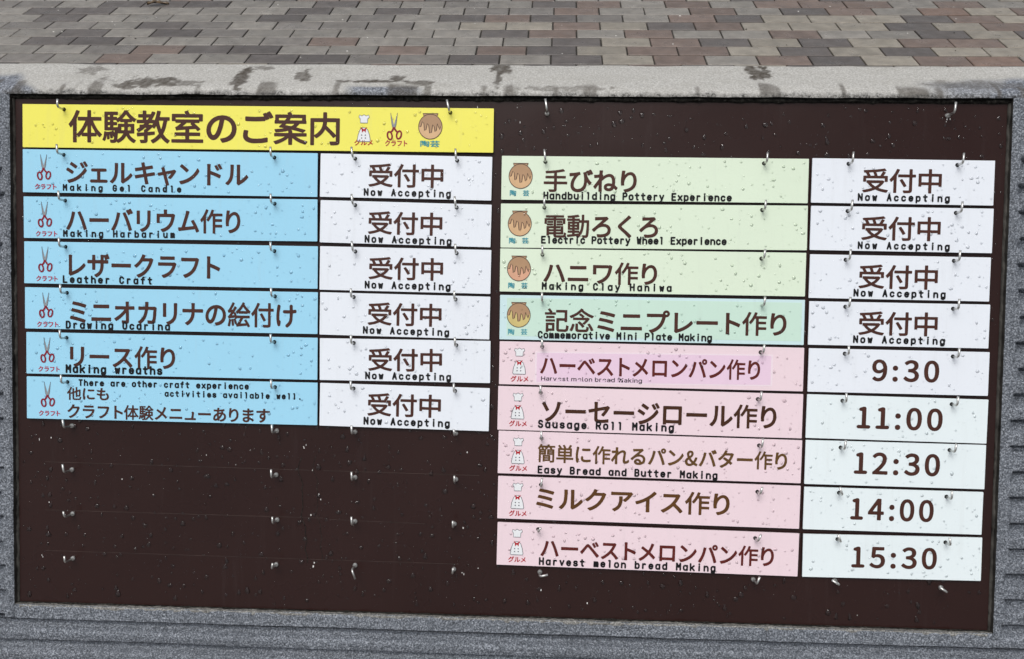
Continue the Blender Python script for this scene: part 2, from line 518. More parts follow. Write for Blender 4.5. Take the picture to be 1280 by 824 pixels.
# ------------------------------------------------------------------ lettering outlines
# one line per character: style+character | outline loops as x, y, x, y ... in thousandths of an em
# n = rounded gothic, m = narrow monospaced stroke letters, s = thin sans
GL = {
'n&':[[192,-30,119,-2,80,25,43,71,19,125,11,189,17,235,33,280,56,316,92,357,142,398,145,407,118,480,106,562,113,616,131,662,157,698,201,732,246,749,292,755,337,751,383,735,419,706,442,671,452,644,460,589,451,535,429,489,373,425,308,371,381,280,446,216,455,215,496,289,536,398,545,407,555,411,637,411,655,407,665,389,646,325,612,244,552,135,601,107,664,81,672,71,673,59,649,-20,644,-29,628,-37,555,-13,464,38,410,3,337,-26,255,-37],[225,89,264,83,292,86,328,97,362,116,278,207,210,295,183,271,157,235,147,189,151,162,164,131,183,111],[250,480,255,476,304,516,335,562,340,589,335,616,324,635,310,642,283,642,264,635,240,607,234,589,231,553,239,507]],
'n0':[[224,-29,196,-23,133,16,87,71,54,144,32,244,25,362,32,471,55,580,96,662,142,712,196,742,278,755,342,745,405,710,460,644,492,571,513,480,520,362,513,253,490,144,457,71,405,9,342,-26,269,-36],[249,89,269,85,296,89,332,116,350,144,367,189,381,271,386,362,381,453,369,525,349,580,331,607,305,628,278,635,242,629,214,607,196,580,176,525,164,453,159,362,164,271,176,198,200,135,220,107]],
'n1':[[106,-20,85,-7,66,20,64,47,79,77,97,92,115,98,215,99,222,102,223,111,222,584,170,590,143,605,127,629,127,665,143,690,161,701,261,740,315,740,344,720,357,693,360,675,360,102,452,98,470,92,497,64,503,38,500,20,479,-10,452,-22,261,-24]],
'n2':[[32,-21,23,-12,19,2,23,65,130,165,205,243,274,329,314,393,339,456,348,520,344,556,323,601,305,617,277,630,241,635,196,626,150,600,105,556,86,552,77,556,21,611,16,620,18,638,86,702,123,725,168,743,205,752,250,755,314,748,368,729,423,688,458,638,478,584,484,529,476,447,447,365,405,291,345,211,246,102,505,99,518,84,518,-7,512,-16,496,-24]],
'n3':[[194,-31,148,-20,73,16,12,69,5,89,58,161,76,168,90,162,158,109,221,88,258,86,294,92,339,114,357,135,369,162,373,198,367,235,353,262,330,282,294,300,248,310,167,317,155,325,151,344,151,407,158,425,176,432,239,437,285,450,312,465,335,489,346,516,346,571,334,598,312,619,285,631,248,634,221,631,185,619,112,567,94,567,34,635,32,653,39,664,95,707,167,741,212,752,248,755,312,750,376,731,421,702,458,662,479,616,489,553,484,507,473,471,446,425,421,400,393,380,430,358,458,334,490,289,507,244,513,198,506,135,476,66,439,25,385,-10,321,-30,258,-37]],
'n4':[[321,-21,312,-11,309,2,309,165,303,174,12,175,-4,193,-4,256,2,275,303,737,321,743,421,742,431,738,442,720,442,302,449,294,512,294,533,284,538,265,537,193,521,175,449,174,442,165,442,2,435,-16,421,-24],[163,302,167,295,176,294,303,294,309,302,309,502,303,513]],
'n5':[[192,-31,110,-6,65,20,6,71,3,89,8,98,56,159,74,165,84,162,137,118,183,96,246,86,283,91,310,102,340,125,362,162,372,189,376,225,373,271,361,307,343,335,319,354,292,365,256,371,219,368,183,355,137,329,128,329,64,371,61,389,85,725,92,736,110,743,465,741,475,735,481,716,481,644,474,625,456,618,210,618,196,480,201,475,274,487,337,480,392,461,446,423,485,371,508,307,516,235,506,153,474,81,437,35,383,-5,319,-29,256,-37]],
'n9':[[172,-30,118,-13,71,16,36,50,36,72,90,135,100,140,118,137,172,98,209,87,263,91,295,107,331,144,354,189,376,289,372,294,309,261,272,251,236,249,172,258,127,276,87,307,47,362,26,425,19,498,28,571,52,635,81,676,136,724,190,747,245,755,318,746,394,707,440,662,481,589,507,498,515,398,504,253,474,144,427,62,372,8,300,-27,227,-37],[216,371,254,364,300,373,340,398,381,444,374,498,358,553,344,580,313,616,281,633,254,637,227,634,200,620,169,580,156,544,152,498,164,425,181,395,200,379]],
'n:':[[110,-33,82,-18,60,7,50,35,51,80,69,116,92,136,128,147,164,143,194,125,215,98,224,62,220,25,201,-9,182,-24,146,-36],[119,360,90,371,63,398,51,425,50,471,64,505,92,532,119,542,155,541,182,530,213,498,224,462,222,425,210,398,182,371,155,361]],
'nあ':[[563,-75,545,-63,500,11,481,-2,409,-24,391,-20,382,-11,372,18,281,-16,227,-23,181,-18,154,-8,121,16,100,44,86,80,81,126,89,189,117,262,159,326,210,380,272,429,327,462,334,553,327,562,133,571,119,589,119,680,128,689,145,693,254,683,345,683,354,780,363,798,372,803,463,802,481,794,488,771,476,726,472,687,618,698,781,726,800,720,809,704,810,635,808,616,801,607,661,580,718,566,735,553,738,535,725,498,809,454,854,412,887,362,907,307,913,253,903,171,878,107,831,44,763,-10,681,-47],[499,35,600,57,663,80,718,115,754,154,779,207,785,253,783,280,772,311,758,335,727,365,690,386,681,382,630,280,595,226,554,171,485,98,483,89],[222,107,245,105,272,109,309,123,343,144,324,307,318,318,253,253,226,207,212,171,208,135,212,116],[452,244,454,239,463,249,508,307,554,389,558,398,554,404,500,397,444,380],[451,507,600,521,612,571,600,577,463,566,454,562]],
'nく':[[639,-90,622,-80,467,74,212,297,183,338,175,384,187,420,221,463,503,703,557,756,603,810,621,814,639,804,712,738,716,729,713,711,357,415,330,388,326,374,361,338,603,137,730,19,738,2,731,-16,657,-85]],
'nけ':[[528,-75,509,-68,482,-46,472,-29,470,-1,489,35,537,72,582,120,613,171,630,226,640,289,646,453,528,452,409,458,382,474,369,489,363,508,363,535,369,553,382,569,409,581,546,577,640,580,636,726,639,744,649,762,673,784,691,790,718,790,746,777,766,744,771,589,873,601,900,593,916,580,927,562,927,517,911,489,882,473,773,458,762,235,744,153,713,80,697,53,637,-17,564,-68],[173,-29,155,-18,137,7,110,117,93,244,93,380,105,526,132,726,143,753,155,768,173,778,191,781,218,778,244,762,259,744,265,726,227,499,216,344,218,262,228,199,264,172,274,153,277,135,250,-1,237,-17,218,-28,191,-32]],
'nご':[[463,-61,372,-56,290,-39,217,-6,172,31,139,85,127,148,133,230,147,294,154,308,163,314,181,315,254,308,272,299,278,285,260,203,263,148,280,121,299,106,345,86,399,75,527,72,654,81,799,109,817,103,826,85,826,-6,817,-21,808,-26,663,-51],[290,566,208,572,190,585,187,676,190,690,199,700,217,703,336,695,472,692,710,703,715,712,686,757,687,776,695,785,763,813,781,806,790,795,800,821,863,851,881,851,894,839,953,748,981,694,972,673,899,643,876,657,854,702,851,694,870,667,870,648,863,634,790,601,766,612,763,623,762,594,745,574,517,562]],
'nす':[[350,-79,332,-73,264,-6,259,3,260,22,278,37,341,55,393,76,432,98,473,131,414,138,369,154,332,179,303,213,278,267,271,322,278,376,298,422,336,467,369,492,414,511,469,519,505,517,509,522,509,549,505,554,460,554,87,540,76,549,70,567,68,640,75,658,96,666,505,676,499,776,507,794,523,802,614,802,633,794,641,776,635,685,641,677,923,673,932,664,937,649,936,576,923,555,905,552,650,556,641,556,635,549,637,431,660,367,668,294,661,222,640,149,604,85,541,17,460,-37],[442,258,469,253,494,258,514,273,525,294,531,358,514,385,496,397,469,401,432,390,409,367,401,349,397,322,405,289,423,268]],
'nに':[[160,-49,131,-21,113,51,98,206,98,360,113,506,147,724,158,742,178,760,214,767,232,764,251,754,269,733,275,715,231,451,219,297,226,188,260,163,272,142,275,124,255,42,251,-3,242,-25,205,-53,178,-56],[551,-13,496,-1,442,25,405,58,383,97,372,160,382,242,395,269,423,290,460,290,489,269,502,242,496,179,498,160,514,137,542,122,578,114,642,110,723,113,851,127,882,115,903,88,907,60,899,33,878,8,860,-2,687,-18],[542,551,469,557,444,569,428,588,421,615,424,642,442,668,460,678,487,683,651,676,823,684,853,669,872,642,875,615,869,589,853,569,832,558,723,550]],
'nね':[[256,-63,238,-56,230,-35,235,201,228,214,123,65,110,55,92,55,83,62,35,128,28,146,35,165,145,310,240,446,245,455,247,509,92,488,74,490,60,510,52,601,57,610,74,620,156,622,256,635,262,792,283,804,383,800,396,792,401,774,384,646,416,601,407,574,410,567,474,607,538,639,592,657,656,665,728,652,783,622,827,574,859,510,877,437,883,328,873,210,971,119,977,110,979,92,932,19,919,10,901,12,892,18,838,75,828,70,801,32,766,1,728,-19,683,-32,628,-35,583,-32,547,-22,501,-1,465,34,444,74,437,137,443,174,460,210,492,245,528,267,583,284,656,288,747,271,754,283,756,365,752,419,740,465,721,501,701,522,674,538,638,544,601,538,556,520,501,490,447,450,362,374,359,137,366,-45,361,-54,347,-63],[585,92,628,84,674,93,710,124,723,146,720,155,647,174,610,174,583,166,560,146,555,128,565,105]],
'nの':[[524,-56,506,-50,497,-39,452,34,453,53,470,67,552,80,606,97,670,130,715,168,745,208,774,271,783,344,775,417,755,471,725,517,679,559,615,591,570,599,528,390,481,244,449,171,406,103,361,55,315,28,261,17,206,28,161,55,124,93,86,162,67,226,60,308,77,417,118,508,197,606,287,671,388,712,515,730,634,714,724,678,806,617,870,530,904,444,916,344,905,244,871,153,811,71,734,11,643,-29],[252,162,272,162,298,181,334,235,361,296,409,453,434,592,388,582,319,544,261,490,223,435,197,371,189,308,193,262,215,197,234,174]],
'nび':[[399,-91,317,-82,254,-61,190,-19,144,37,116,110,107,183,115,273,138,364,168,437,208,508,248,564,236,568,99,549,81,552,68,573,63,664,81,682,245,692,363,711,445,731,463,729,472,719,498,646,498,628,481,612,436,597,408,573,360,519,315,455,277,383,249,301,236,201,242,146,257,110,281,81,308,62,354,46,399,42,481,57,499,64,563,113,609,192,635,301,639,446,620,610,598,683,601,701,617,713,690,734,708,735,712,755,726,772,781,790,799,787,808,778,817,800,826,807,881,828,899,825,923,792,981,673,980,655,972,645,908,621,884,628,881,636,872,609,799,582,781,594,736,695,733,683,758,583,785,510,818,446,862,383,929,310,934,301,932,283,878,210,867,201,854,199,836,209,811,237,754,314,734,173,695,73,631,-8,526,-71]],
'nま':[[389,-71,326,-66,271,-54,217,-27,185,2,164,39,153,102,160,148,180,185,226,230,271,253,335,270,458,275,457,348,262,357,171,367,157,384,155,466,162,481,180,490,308,476,453,472,453,556,180,574,171,579,162,593,160,675,171,693,189,697,317,682,453,677,456,684,453,784,462,798,480,804,571,803,587,784,582,693,583,684,589,681,817,705,835,701,844,690,845,602,835,587,780,577,589,561,581,557,581,484,589,476,598,476,835,500,846,493,854,475,853,402,847,384,835,376,789,370,589,354,583,348,587,257,589,246,689,208,794,148,867,93,873,84,873,66,826,-9,817,-18,798,-20,689,62,598,112,591,57,578,20,544,-24,508,-49,462,-64],[327,57,389,50,426,54,444,62,457,75,463,93,462,152,417,158,362,156,326,149,298,135,280,114,279,93,298,68]],
'nも':[[530,-71,458,-65,394,-46,343,-16,301,29,271,102,263,175,267,260,149,280,85,297,75,302,67,318,71,402,85,421,103,422,167,404,239,390,276,386,283,393,294,511,176,529,103,546,90,566,94,642,103,660,121,666,194,648,303,633,312,642,321,784,339,802,439,796,457,784,460,766,439,628,612,639,627,629,632,620,631,539,621,520,603,514,422,502,408,393,412,380,603,392,619,384,626,366,624,293,612,270,567,263,403,256,394,252,391,193,395,148,404,120,423,93,449,74,485,62,530,58,594,62,649,76,685,95,724,129,742,166,747,202,744,229,733,266,709,311,645,384,641,402,649,416,658,422,749,441,767,438,831,357,867,275,879,193,869,120,830,45,776,-6,712,-40,621,-64]],
'nり':[[364,-75,343,-65,295,7,291,16,294,35,310,47,410,67,501,100,569,144,618,198,658,289,670,389,666,453,654,516,635,562,609,598,573,620,546,625,491,615,437,577,398,535,358,471,332,407,318,344,315,289,320,226,313,207,301,200,219,194,201,201,193,216,183,316,187,480,220,780,228,795,246,802,337,799,355,785,358,771,332,644,337,632,373,671,420,707,491,740,555,749,619,739,677,707,737,644,773,571,794,489,802,389,789,262,741,144,675,62,591,1,482,-46]],
'nる':[[503,-68,439,-64,375,-47,330,-24,293,8,269,51,261,96,269,141,287,178,312,206,339,225,384,243,439,251,503,243,557,221,602,187,631,151,657,91,692,114,723,160,734,214,727,260,712,288,684,316,639,343,593,356,548,360,466,355,412,341,348,312,293,274,178,169,166,165,148,172,90,232,84,251,93,269,518,623,512,630,503,631,230,616,212,632,207,723,216,741,230,748,303,745,466,749,639,757,693,765,712,756,763,687,759,669,750,660,524,478,530,474,648,464,714,441,783,396,824,351,855,287,865,214,852,132,814,60,766,10,697,-31,603,-60],[434,60,493,53,530,54,536,60,525,87,504,114,466,135,439,139,403,130,386,105,398,78]],
'nれ':[[255,-63,237,-55,230,-35,235,192,231,210,227,212,125,65,109,53,91,55,82,63,34,128,27,146,34,165,241,446,245,455,246,510,91,489,73,492,60,510,52,601,56,610,73,621,155,623,255,635,261,701,258,783,261,792,282,804,382,801,396,792,401,774,384,646,411,610,416,592,391,545,473,603,527,632,591,654,646,661,691,656,727,643,764,618,791,576,801,546,805,501,772,192,772,119,782,107,791,104,837,113,879,137,927,180,946,185,963,174,967,165,981,74,973,55,916,10,873,-12,818,-29,773,-33,737,-28,700,-12,674,10,656,37,646,68,640,119,649,237,674,428,675,501,668,519,655,531,627,536,591,531,546,512,498,483,446,443,362,365,359,137,366,-45,361,-54,346,-63]],
'nろ':[[453,-68,326,-65,308,-58,302,-49,279,33,280,51,287,60,308,66,435,59,535,67,617,89,680,126,714,169,726,224,721,260,708,289,685,314,644,340,599,353,553,357,471,350,408,331,353,304,293,260,180,158,162,154,149,160,86,224,80,242,89,260,353,476,519,624,226,608,212,614,203,633,203,724,208,733,226,742,462,742,699,754,757,687,761,669,757,660,531,478,644,466,717,442,776,405,817,361,850,296,860,233,846,133,796,51,717,-9,608,-50]],
'nア':[[251,-62,232,-57,160,2,152,11,151,30,160,43,232,77,305,131,357,193,383,247,400,311,409,384,408,529,412,547,432,559,532,557,547,538,545,429,549,411,532,293,502,184,451,93,378,17],[632,333,557,393,552,402,554,420,651,497,716,566,742,602,232,602,114,598,105,602,96,620,96,711,102,729,123,738,232,729,796,729,869,734,881,729,936,675,938,656,934,647,851,529,766,429,714,380,660,338,651,332]],
'nイ':[[486,-56,471,-47,465,-29,471,71,468,392,268,301,122,251,102,262,60,344,60,362,77,379,168,407,313,462,386,496,495,557,550,593,641,664,767,790,786,793,864,726,872,708,868,693,741,574,607,471,607,62,612,-38,595,-55]],
'nウ':[[362,-62,346,-53,282,20,276,38,281,52,299,63,399,91,490,131,541,166,611,229,652,284,692,366,720,456,730,520,244,522,241,511,242,302,234,293,217,288,126,289,117,294,107,311,108,629,117,645,135,650,411,647,415,656,415,711,410,784,416,802,435,811,535,811,550,802,556,784,551,720,553,647,762,647,817,654,881,615,891,593,857,438,823,329,777,229,734,166,672,98,617,53,544,7,462,-31]],
'nェ':[[163,-24,136,2,128,31,136,61,163,88,190,95,417,94,423,104,421,404,236,406,208,412,186,431,175,459,181,495,199,517,236,529,745,530,780,522,799,507,811,486,814,459,802,431,780,413,745,406,553,404,553,95,808,92,841,68,853,40,851,13,833,-14,808,-28,790,-30,190,-31]],
'nオ':[[522,-53,392,-44,379,-26,372,56,377,74,395,85,477,76,542,74,546,93,544,356,541,363,413,236,332,168,241,103,150,50,132,50,123,56,66,120,58,138,68,158,168,214,259,275,337,338,406,402,479,483,468,490,113,488,104,493,95,511,95,602,104,616,122,622,204,616,532,616,541,620,530,765,535,783,550,793,650,794,668,783,672,774,667,693,669,620,677,616,890,620,906,602,906,511,895,493,886,488,677,490,671,483,677,56,673,20,650,-22,622,-42,586,-51]],
'nカ':[[181,-52,163,-47,90,11,83,21,82,39,90,51,145,86,188,121,233,166,274,221,309,281,337,348,360,430,370,484,363,491,127,487,109,492,101,503,99,521,99,603,109,617,127,622,218,616,381,617,387,675,380,766,383,784,400,797,500,798,518,788,524,775,518,617,727,616,781,621,800,616,858,584,864,566,845,284,833,184,819,103,799,39,767,-6,727,-31,672,-40,509,-33,492,-25,486,-16,475,75,481,91,490,98,645,90,663,91,678,103,696,157,708,221,726,448,727,484,718,491,509,491,500,484,481,381,446,266,398,166,340,84,279,21,200,-43]],
'nキ':[[525,-70,507,-62,501,-51,452,213,443,215,116,158,98,176,79,267,85,285,98,294,425,340,398,486,116,439,99,458,83,558,89,569,107,578,207,587,370,611,372,621,341,767,345,776,361,785,452,801,470,796,478,785,488,712,507,633,689,663,779,683,798,675,806,658,822,576,816,558,807,551,534,508,529,503,556,367,561,362,870,418,888,403,906,312,901,294,889,285,589,238,583,230,640,-33,625,-51]],
'nク':[[263,-69,177,4,172,13,173,31,190,46,272,74,353,112,417,150,519,231,570,286,634,377,685,477,709,540,699,547,426,546,326,431,235,350,181,311,172,306,153,308,81,362,71,386,81,402,162,459,225,513,277,568,320,622,385,731,417,809,426,815,444,816,535,786,547,777,552,768,549,750,508,677,517,669,735,669,790,679,872,633,879,622,879,604,818,440,758,322,675,204,578,104,508,50,444,10,372,-28,281,-66]],
'nグ':[[231,-93,213,-89,138,-20,131,-2,139,16,231,50,313,88,377,125,479,207,531,263,594,352,649,461,668,519,659,523,386,521,331,452,278,398,195,325,131,283,113,285,40,338,31,352,34,371,122,434,185,489,240,548,316,652,350,716,373,780,386,792,404,792,495,762,507,752,512,743,509,725,468,652,477,646,713,647,734,652,674,752,674,771,679,780,750,810,762,807,777,791,785,816,795,825,850,848,874,843,950,725,964,698,963,680,950,666,898,643,877,643,851,671,851,680,831,713,829,707,839,698,839,689,856,661,851,634,821,616,839,598,839,580,752,361,684,243,636,180,587,125,477,32,404,-15,331,-52]],
'nザ':[[404,-89,387,-79,323,-17,317,-6,319,12,332,24,413,60,468,96,523,154,555,221,574,303,581,439,359,442,359,212,341,195,241,195,228,203,221,221,226,294,225,439,50,438,32,444,22,466,23,557,32,569,50,575,123,569,223,570,226,666,221,739,229,757,250,765,341,764,359,748,359,570,577,569,583,575,579,748,590,766,604,771,695,771,723,756,786,774,804,762,809,775,823,787,868,801,886,802,904,785,934,721,963,648,960,630,950,619,895,601,877,603,868,611,850,589,813,575,832,569,886,574,904,566,911,548,911,466,905,448,886,439,716,439,709,312,692,212,654,112,595,31,523,-29,423,-84],[714,575,723,568,768,569,774,575,723,697,714,675]],
'nジ':[[184,-60,161,-51,114,31,111,49,120,65,238,95,348,132,448,179,520,224,602,285,666,343,723,404,820,539,838,545,857,534,906,449,909,431,851,349,738,228,602,118,466,36,348,-13],[293,302,184,374,73,440,67,449,67,468,120,547,138,551,175,533,329,438,374,404,375,385,329,313,311,299],[438,517,217,668,214,686,218,695,269,768,284,772,302,765,415,695,518,622,522,613,518,595,475,530,457,515],[729,529,715,540,623,704,626,722,635,731,702,757,720,750,727,740,818,586,816,568,808,558,748,530],[857,580,848,588,750,749,753,768,762,777,829,804,848,798,866,774,916,695,950,631,948,617,938,607,875,578]],
'nス':[[809,-52,793,-43,673,100,545,227,451,139,382,82,248,-6,173,-45,154,-47,145,-42,82,24,72,48,82,64,163,102,243,148,365,239,435,303,486,357,545,434,582,491,625,575,618,582,173,579,163,586,157,603,157,694,167,712,182,718,282,712,663,712,736,720,754,712,801,675,808,666,809,648,742,512,686,412,631,330,773,192,863,93,906,39,905,21,897,12,827,-48]],
'nセ':[[506,-43,433,-40,370,-26,324,-3,295,30,278,75,274,121,274,384,270,390,79,351,57,357,47,375,33,457,42,478,270,521,274,530,274,675,267,757,274,775,288,783,388,784,406,775,411,766,406,684,406,547,752,616,806,634,815,634,833,624,885,584,895,566,889,548,842,468,778,366,703,266,652,214,633,216,561,259,552,271,550,284,561,302,628,375,697,476,415,420,406,413,405,148,411,111,424,98,470,86,579,85,679,91,824,112,842,107,852,93,850,2,842,-16,833,-22,688,-38]],
'nソ':[[332,-52,314,-45,242,16,233,30,236,48,245,57,323,95,387,133,451,182,505,234,582,330,620,394,664,494,693,594,714,732,723,740,742,742,832,729,851,722,858,712,858,694,807,494,763,375,698,257,614,148,551,85,494,39,423,-8],[287,356,265,366,181,521,97,657,97,675,105,686,196,731,219,721,243,684,389,430,387,416,378,405]],
'nタ':[[256,-69,237,-64,165,-1,157,13,160,31,174,42,256,72,319,102,383,139,447,184,521,250,337,375,328,395,335,413,392,470,410,475,487,431,601,357,610,357,674,466,711,559,701,562,428,561,318,431,228,350,165,304,147,304,75,359,64,377,70,395,156,458,218,513,274,573,319,631,386,740,415,813,437,824,531,795,546,786,550,777,549,759,512,695,510,684,737,684,792,694,874,647,881,622,822,468,768,359,716,277,808,204,817,186,811,168,757,104,737,91,719,95,628,170,547,94,483,46,347,-32]],
'nト':[[324,-55,306,-49,298,-28,304,72,304,654,297,763,306,779,315,784,424,784,433,780,444,763,438,672,439,518,643,444,779,388,843,358,852,350,856,336,817,236,797,226,597,315,443,372,438,363,444,-37,439,-46,424,-55]],
'nド':[[293,-68,275,-60,267,-40,273,69,273,641,266,751,275,766,284,771,393,772,402,768,414,751,407,641,407,505,411,501,608,432,748,376,811,346,820,338,826,323,786,223,766,213,566,302,411,358,407,351,407,78,412,-49,407,-59,393,-68],[666,509,652,523,563,678,566,692,575,703,638,731,657,728,666,719,726,623,758,560,748,537,684,507],[793,557,777,569,683,723,685,741,693,751,757,780,775,777,784,769,845,678,880,614,876,596,866,587,811,559]],
'nナ':[[288,-63,270,-57,192,1,186,10,185,28,197,42,279,90,334,137,388,205,424,283,443,365,447,419,442,426,433,427,88,425,79,430,69,446,72,546,80,555,97,560,170,556,443,555,449,565,449,683,441,755,445,774,461,784,570,784,579,780,589,765,584,665,584,565,588,555,915,557,930,537,930,446,924,434,906,424,588,427,582,419,577,346,556,246,518,155,462,74,397,9,306,-55]],
'nニ':[[92,33,74,39,64,61,65,161,83,178,192,174,774,174,874,179,889,170,894,161,895,52,890,42,874,33,783,38,201,38],[174,524,156,532,149,552,149,642,156,656,174,664,274,660,792,664,810,652,814,642,813,542,808,533,792,524]],
'nハ':[[157,-17,57,24,48,38,51,56,138,192,203,326,258,492,297,683,303,692,321,700,421,680,433,665,433,647,381,438,328,274,284,174,235,83,177,-8],[803,-10,794,2,746,165,684,338,615,502,540,656,545,674,557,683,639,711,657,708,666,700,766,492,854,274,931,47,930,29,912,14,821,-15]],
'nバ':[[146,-33,46,8,37,22,40,40,127,177,192,311,247,477,285,668,292,678,310,685,410,663,421,650,422,631,370,422,316,259,272,159,224,68,166,-23],[792,-26,783,-14,734,150,672,322,603,486,528,640,534,659,546,667,628,694,646,691,655,682,755,477,843,259,919,31,918,13,901,-2,810,-31],[765,583,674,731,673,750,683,763,746,789,765,785,783,765,776,777,792,803,846,826,865,828,883,813,941,722,965,677,964,659,946,644,897,622,883,620,858,640,837,684,835,677,846,668,845,659,854,650,859,631,850,613,783,580]],
'nパ':[[146,-33,46,8,37,22,40,40,127,177,192,311,247,477,285,668,292,678,310,685,410,663,421,650,422,631,370,422,316,259,272,159,224,68,166,-23],[792,-26,783,-14,734,150,672,322,603,486,528,640,534,659,546,667,628,694,646,691,655,682,755,477,843,259,919,31,918,13,901,-2,810,-31],[819,549,792,554,765,566,737,586,716,613,704,640,697,686,702,722,714,750,737,781,765,802,792,814,837,820,865,816,895,804,931,777,951,750,962,722,968,677,964,650,953,622,926,586,901,566,874,554],[815,650,828,645,846,648,867,668,869,695,857,713,846,720,819,720,800,704,795,677,803,659]],
'nフ':[[299,-48,280,-41,211,35,204,53,208,64,226,78,308,103,389,138,453,174,499,208,547,253,594,308,649,398,691,508,709,580,135,580,117,598,116,689,122,708,144,717,244,711,735,711,789,716,862,671,868,662,869,644,803,417,745,289,704,226,653,166,602,117,535,64,471,24,399,-11]],
'nプ':[[284,-60,266,-54,196,22,190,40,193,51,211,65,293,89,375,124,438,161,485,195,534,240,580,295,635,386,677,495,694,568,120,566,111,571,102,586,101,677,107,695,129,704,220,698,711,698,718,704,723,740,738,775,757,799,784,821,820,836,857,841,893,835,929,817,969,777,986,740,991,704,984,663,955,613,921,586,884,572,837,568,786,395,729,273,690,213,638,152,589,104,520,50,457,11,384,-24],[844,668,857,666,875,672,892,695,889,722,866,741,838,740,827,731,817,713,820,686]],
'nベ':[[854,1,833,11,583,302,454,440,408,481,399,484,372,458,136,159,117,159,106,166,35,238,28,247,27,266,127,367,292,566,327,600,354,619,381,627,427,626,463,609,532,547,944,111,946,93,942,84,872,10],[699,461,596,638,599,654,608,663,672,690,690,687,702,675,764,575,797,511,790,493,781,486,717,458],[836,509,820,520,775,602,723,684,725,702,734,711,799,740,817,736,838,711,891,629,925,566,921,547,910,538,854,511]],
'nミ':[[737,-50,555,8,446,36,146,99,129,114,128,132,163,214,182,224,391,184,691,105,773,76,791,59,791,41,759,-32,753,-41],[691,266,618,291,455,335,200,385,186,395,182,414,214,495,223,505,237,509,491,459,664,415,746,387,757,368,722,277,709,266],[746,532,509,595,246,645,229,659,228,677,262,759,282,768,537,723,727,677,809,651,822,632,788,541,773,528]],
'nム':[[829,-59,811,-46,765,64,756,66,93,-9,74,-6,64,5,47,105,56,128,74,134,183,136,196,141,255,305,350,596,376,687,389,759,402,774,420,776,520,756,530,750,538,732,346,150,693,188,701,196,599,368,602,381,611,392,693,428,711,426,757,359,838,220,940,14,940,-4,929,-18,847,-56]],
'nメ':[[177,-55,159,-46,95,11,86,27,90,45,250,140,314,188,379,245,463,336,350,421,208,518,199,536,205,554,259,619,268,624,286,623,541,445,558,463,608,554,646,645,685,763,695,770,714,769,807,736,820,718,816,700,725,491,652,363,654,354,767,254,877,145,883,127,877,113,814,43,804,37,786,36,668,157,568,248,477,154,350,46,268,-9,195,-50]],
'nャ':[[477,-114,459,-105,454,-96,442,-32,350,304,341,309,177,276,159,276,142,295,123,368,124,386,141,400,313,430,289,523,270,568,268,586,286,604,377,626,399,614,441,456,450,453,732,508,795,526,813,522,859,490,874,468,869,450,844,404,777,304,698,204,650,156,632,155,559,190,550,197,544,214,551,232,615,295,675,368,668,375,659,373,477,335,589,-68,579,-86,568,-92]],
'nュ':[[157,-9,128,19,122,55,139,89,166,107,559,110,582,246,601,401,575,437,572,464,578,482,593,501,607,510,657,518,702,505,730,483,739,464,742,437,697,119,702,108,812,109,839,97,858,73,864,46,858,19,844,1,821,-13,802,-16,184,-16]],
'nラ':[[349,-66,334,-57,271,16,268,34,271,43,286,54,358,73,467,116,530,153,576,187,622,230,668,289,706,362,717,398,131,398,118,407,112,425,112,507,122,525,140,531,231,525,749,525,804,533,822,527,880,489,885,480,885,462,818,289,765,198,722,145,663,89,613,49,549,10,431,-43],[222,623,205,634,200,653,201,734,213,752,222,756,322,751,713,752,795,756,804,752,815,734,815,643,811,634,795,624]],
'nリ':[[418,-66,401,-57,341,7,334,16,333,34,345,50,436,80,508,119,568,171,602,216,620,253,631,289,642,353,648,507,644,753,663,769,772,767,781,760,787,743,781,389,773,307,759,243,736,180,708,131,677,89,636,46,599,18,508,-34],[208,239,199,244,190,262,195,343,192,743,208,761,308,762,326,753,332,734,328,662,332,262,322,243,308,238]],
'nル':[[139,-50,121,-43,48,5,41,15,40,33,48,46,115,106,148,147,191,224,211,278,222,324,235,460,239,660,234,742,240,751,257,758,357,757,367,751,374,733,367,524,358,369,339,242,300,142,264,78,198,-4,157,-41],[548,-42,494,4,488,15,494,78,494,660,489,733,494,751,512,761,603,761,625,751,631,733,627,660,630,142,689,178,778,251,876,361,894,363,903,359,954,287,959,269,950,251,905,196,794,94,730,47,576,-47,557,-47]],
'nレ':[[274,-44,256,-36,201,11,192,30,201,84,201,639,193,730,200,748,219,755,319,755,334,748,342,730,335,639,338,121,401,141,492,180,592,235,678,293,753,357,838,444,856,442,865,435,910,366,915,348,906,330,838,256,754,184,660,121,556,64,447,17]],
'nロ':[[144,-33,122,-23,116,-5,117,668,126,691,144,698,844,698,862,689,869,668,869,-5,862,-24,844,-33,753,-32,735,-16,733,13,726,24,262,24,251,22,251,-14,235,-31],[251,159,262,152,726,152,735,159,735,559,726,566,253,564]],
'nワ':[[368,-60,349,-54,283,13,273,31,277,46,286,56,359,80,422,108,486,144,549,191,599,240,646,304,685,386,714,495,727,577,722,584,713,585,249,585,242,577,242,340,222,326,122,327,113,332,104,349,107,422,104,686,108,704,131,715,731,712,795,718,813,714,877,673,884,649,836,413,795,295,761,231,707,158,659,107,595,54,531,12,459,-26]],
'nン':[[186,-44,170,-35,117,47,112,65,122,82,286,122,349,144,420,174,519,229,594,283,649,330,709,392,761,456,840,585,858,592,877,583,929,492,930,474,892,410,840,338,730,220,666,165,595,115,476,48,349,-4,276,-26],[413,428,395,434,280,538,144,647,141,665,146,674,205,738,222,745,231,743,276,713,413,605,495,529,498,510,494,501,431,437]],
'nー':[[102,302,84,308,74,330,75,430,84,445,93,449,765,446,884,450,901,439,905,430,904,321,899,312,884,303,775,307,238,307]],
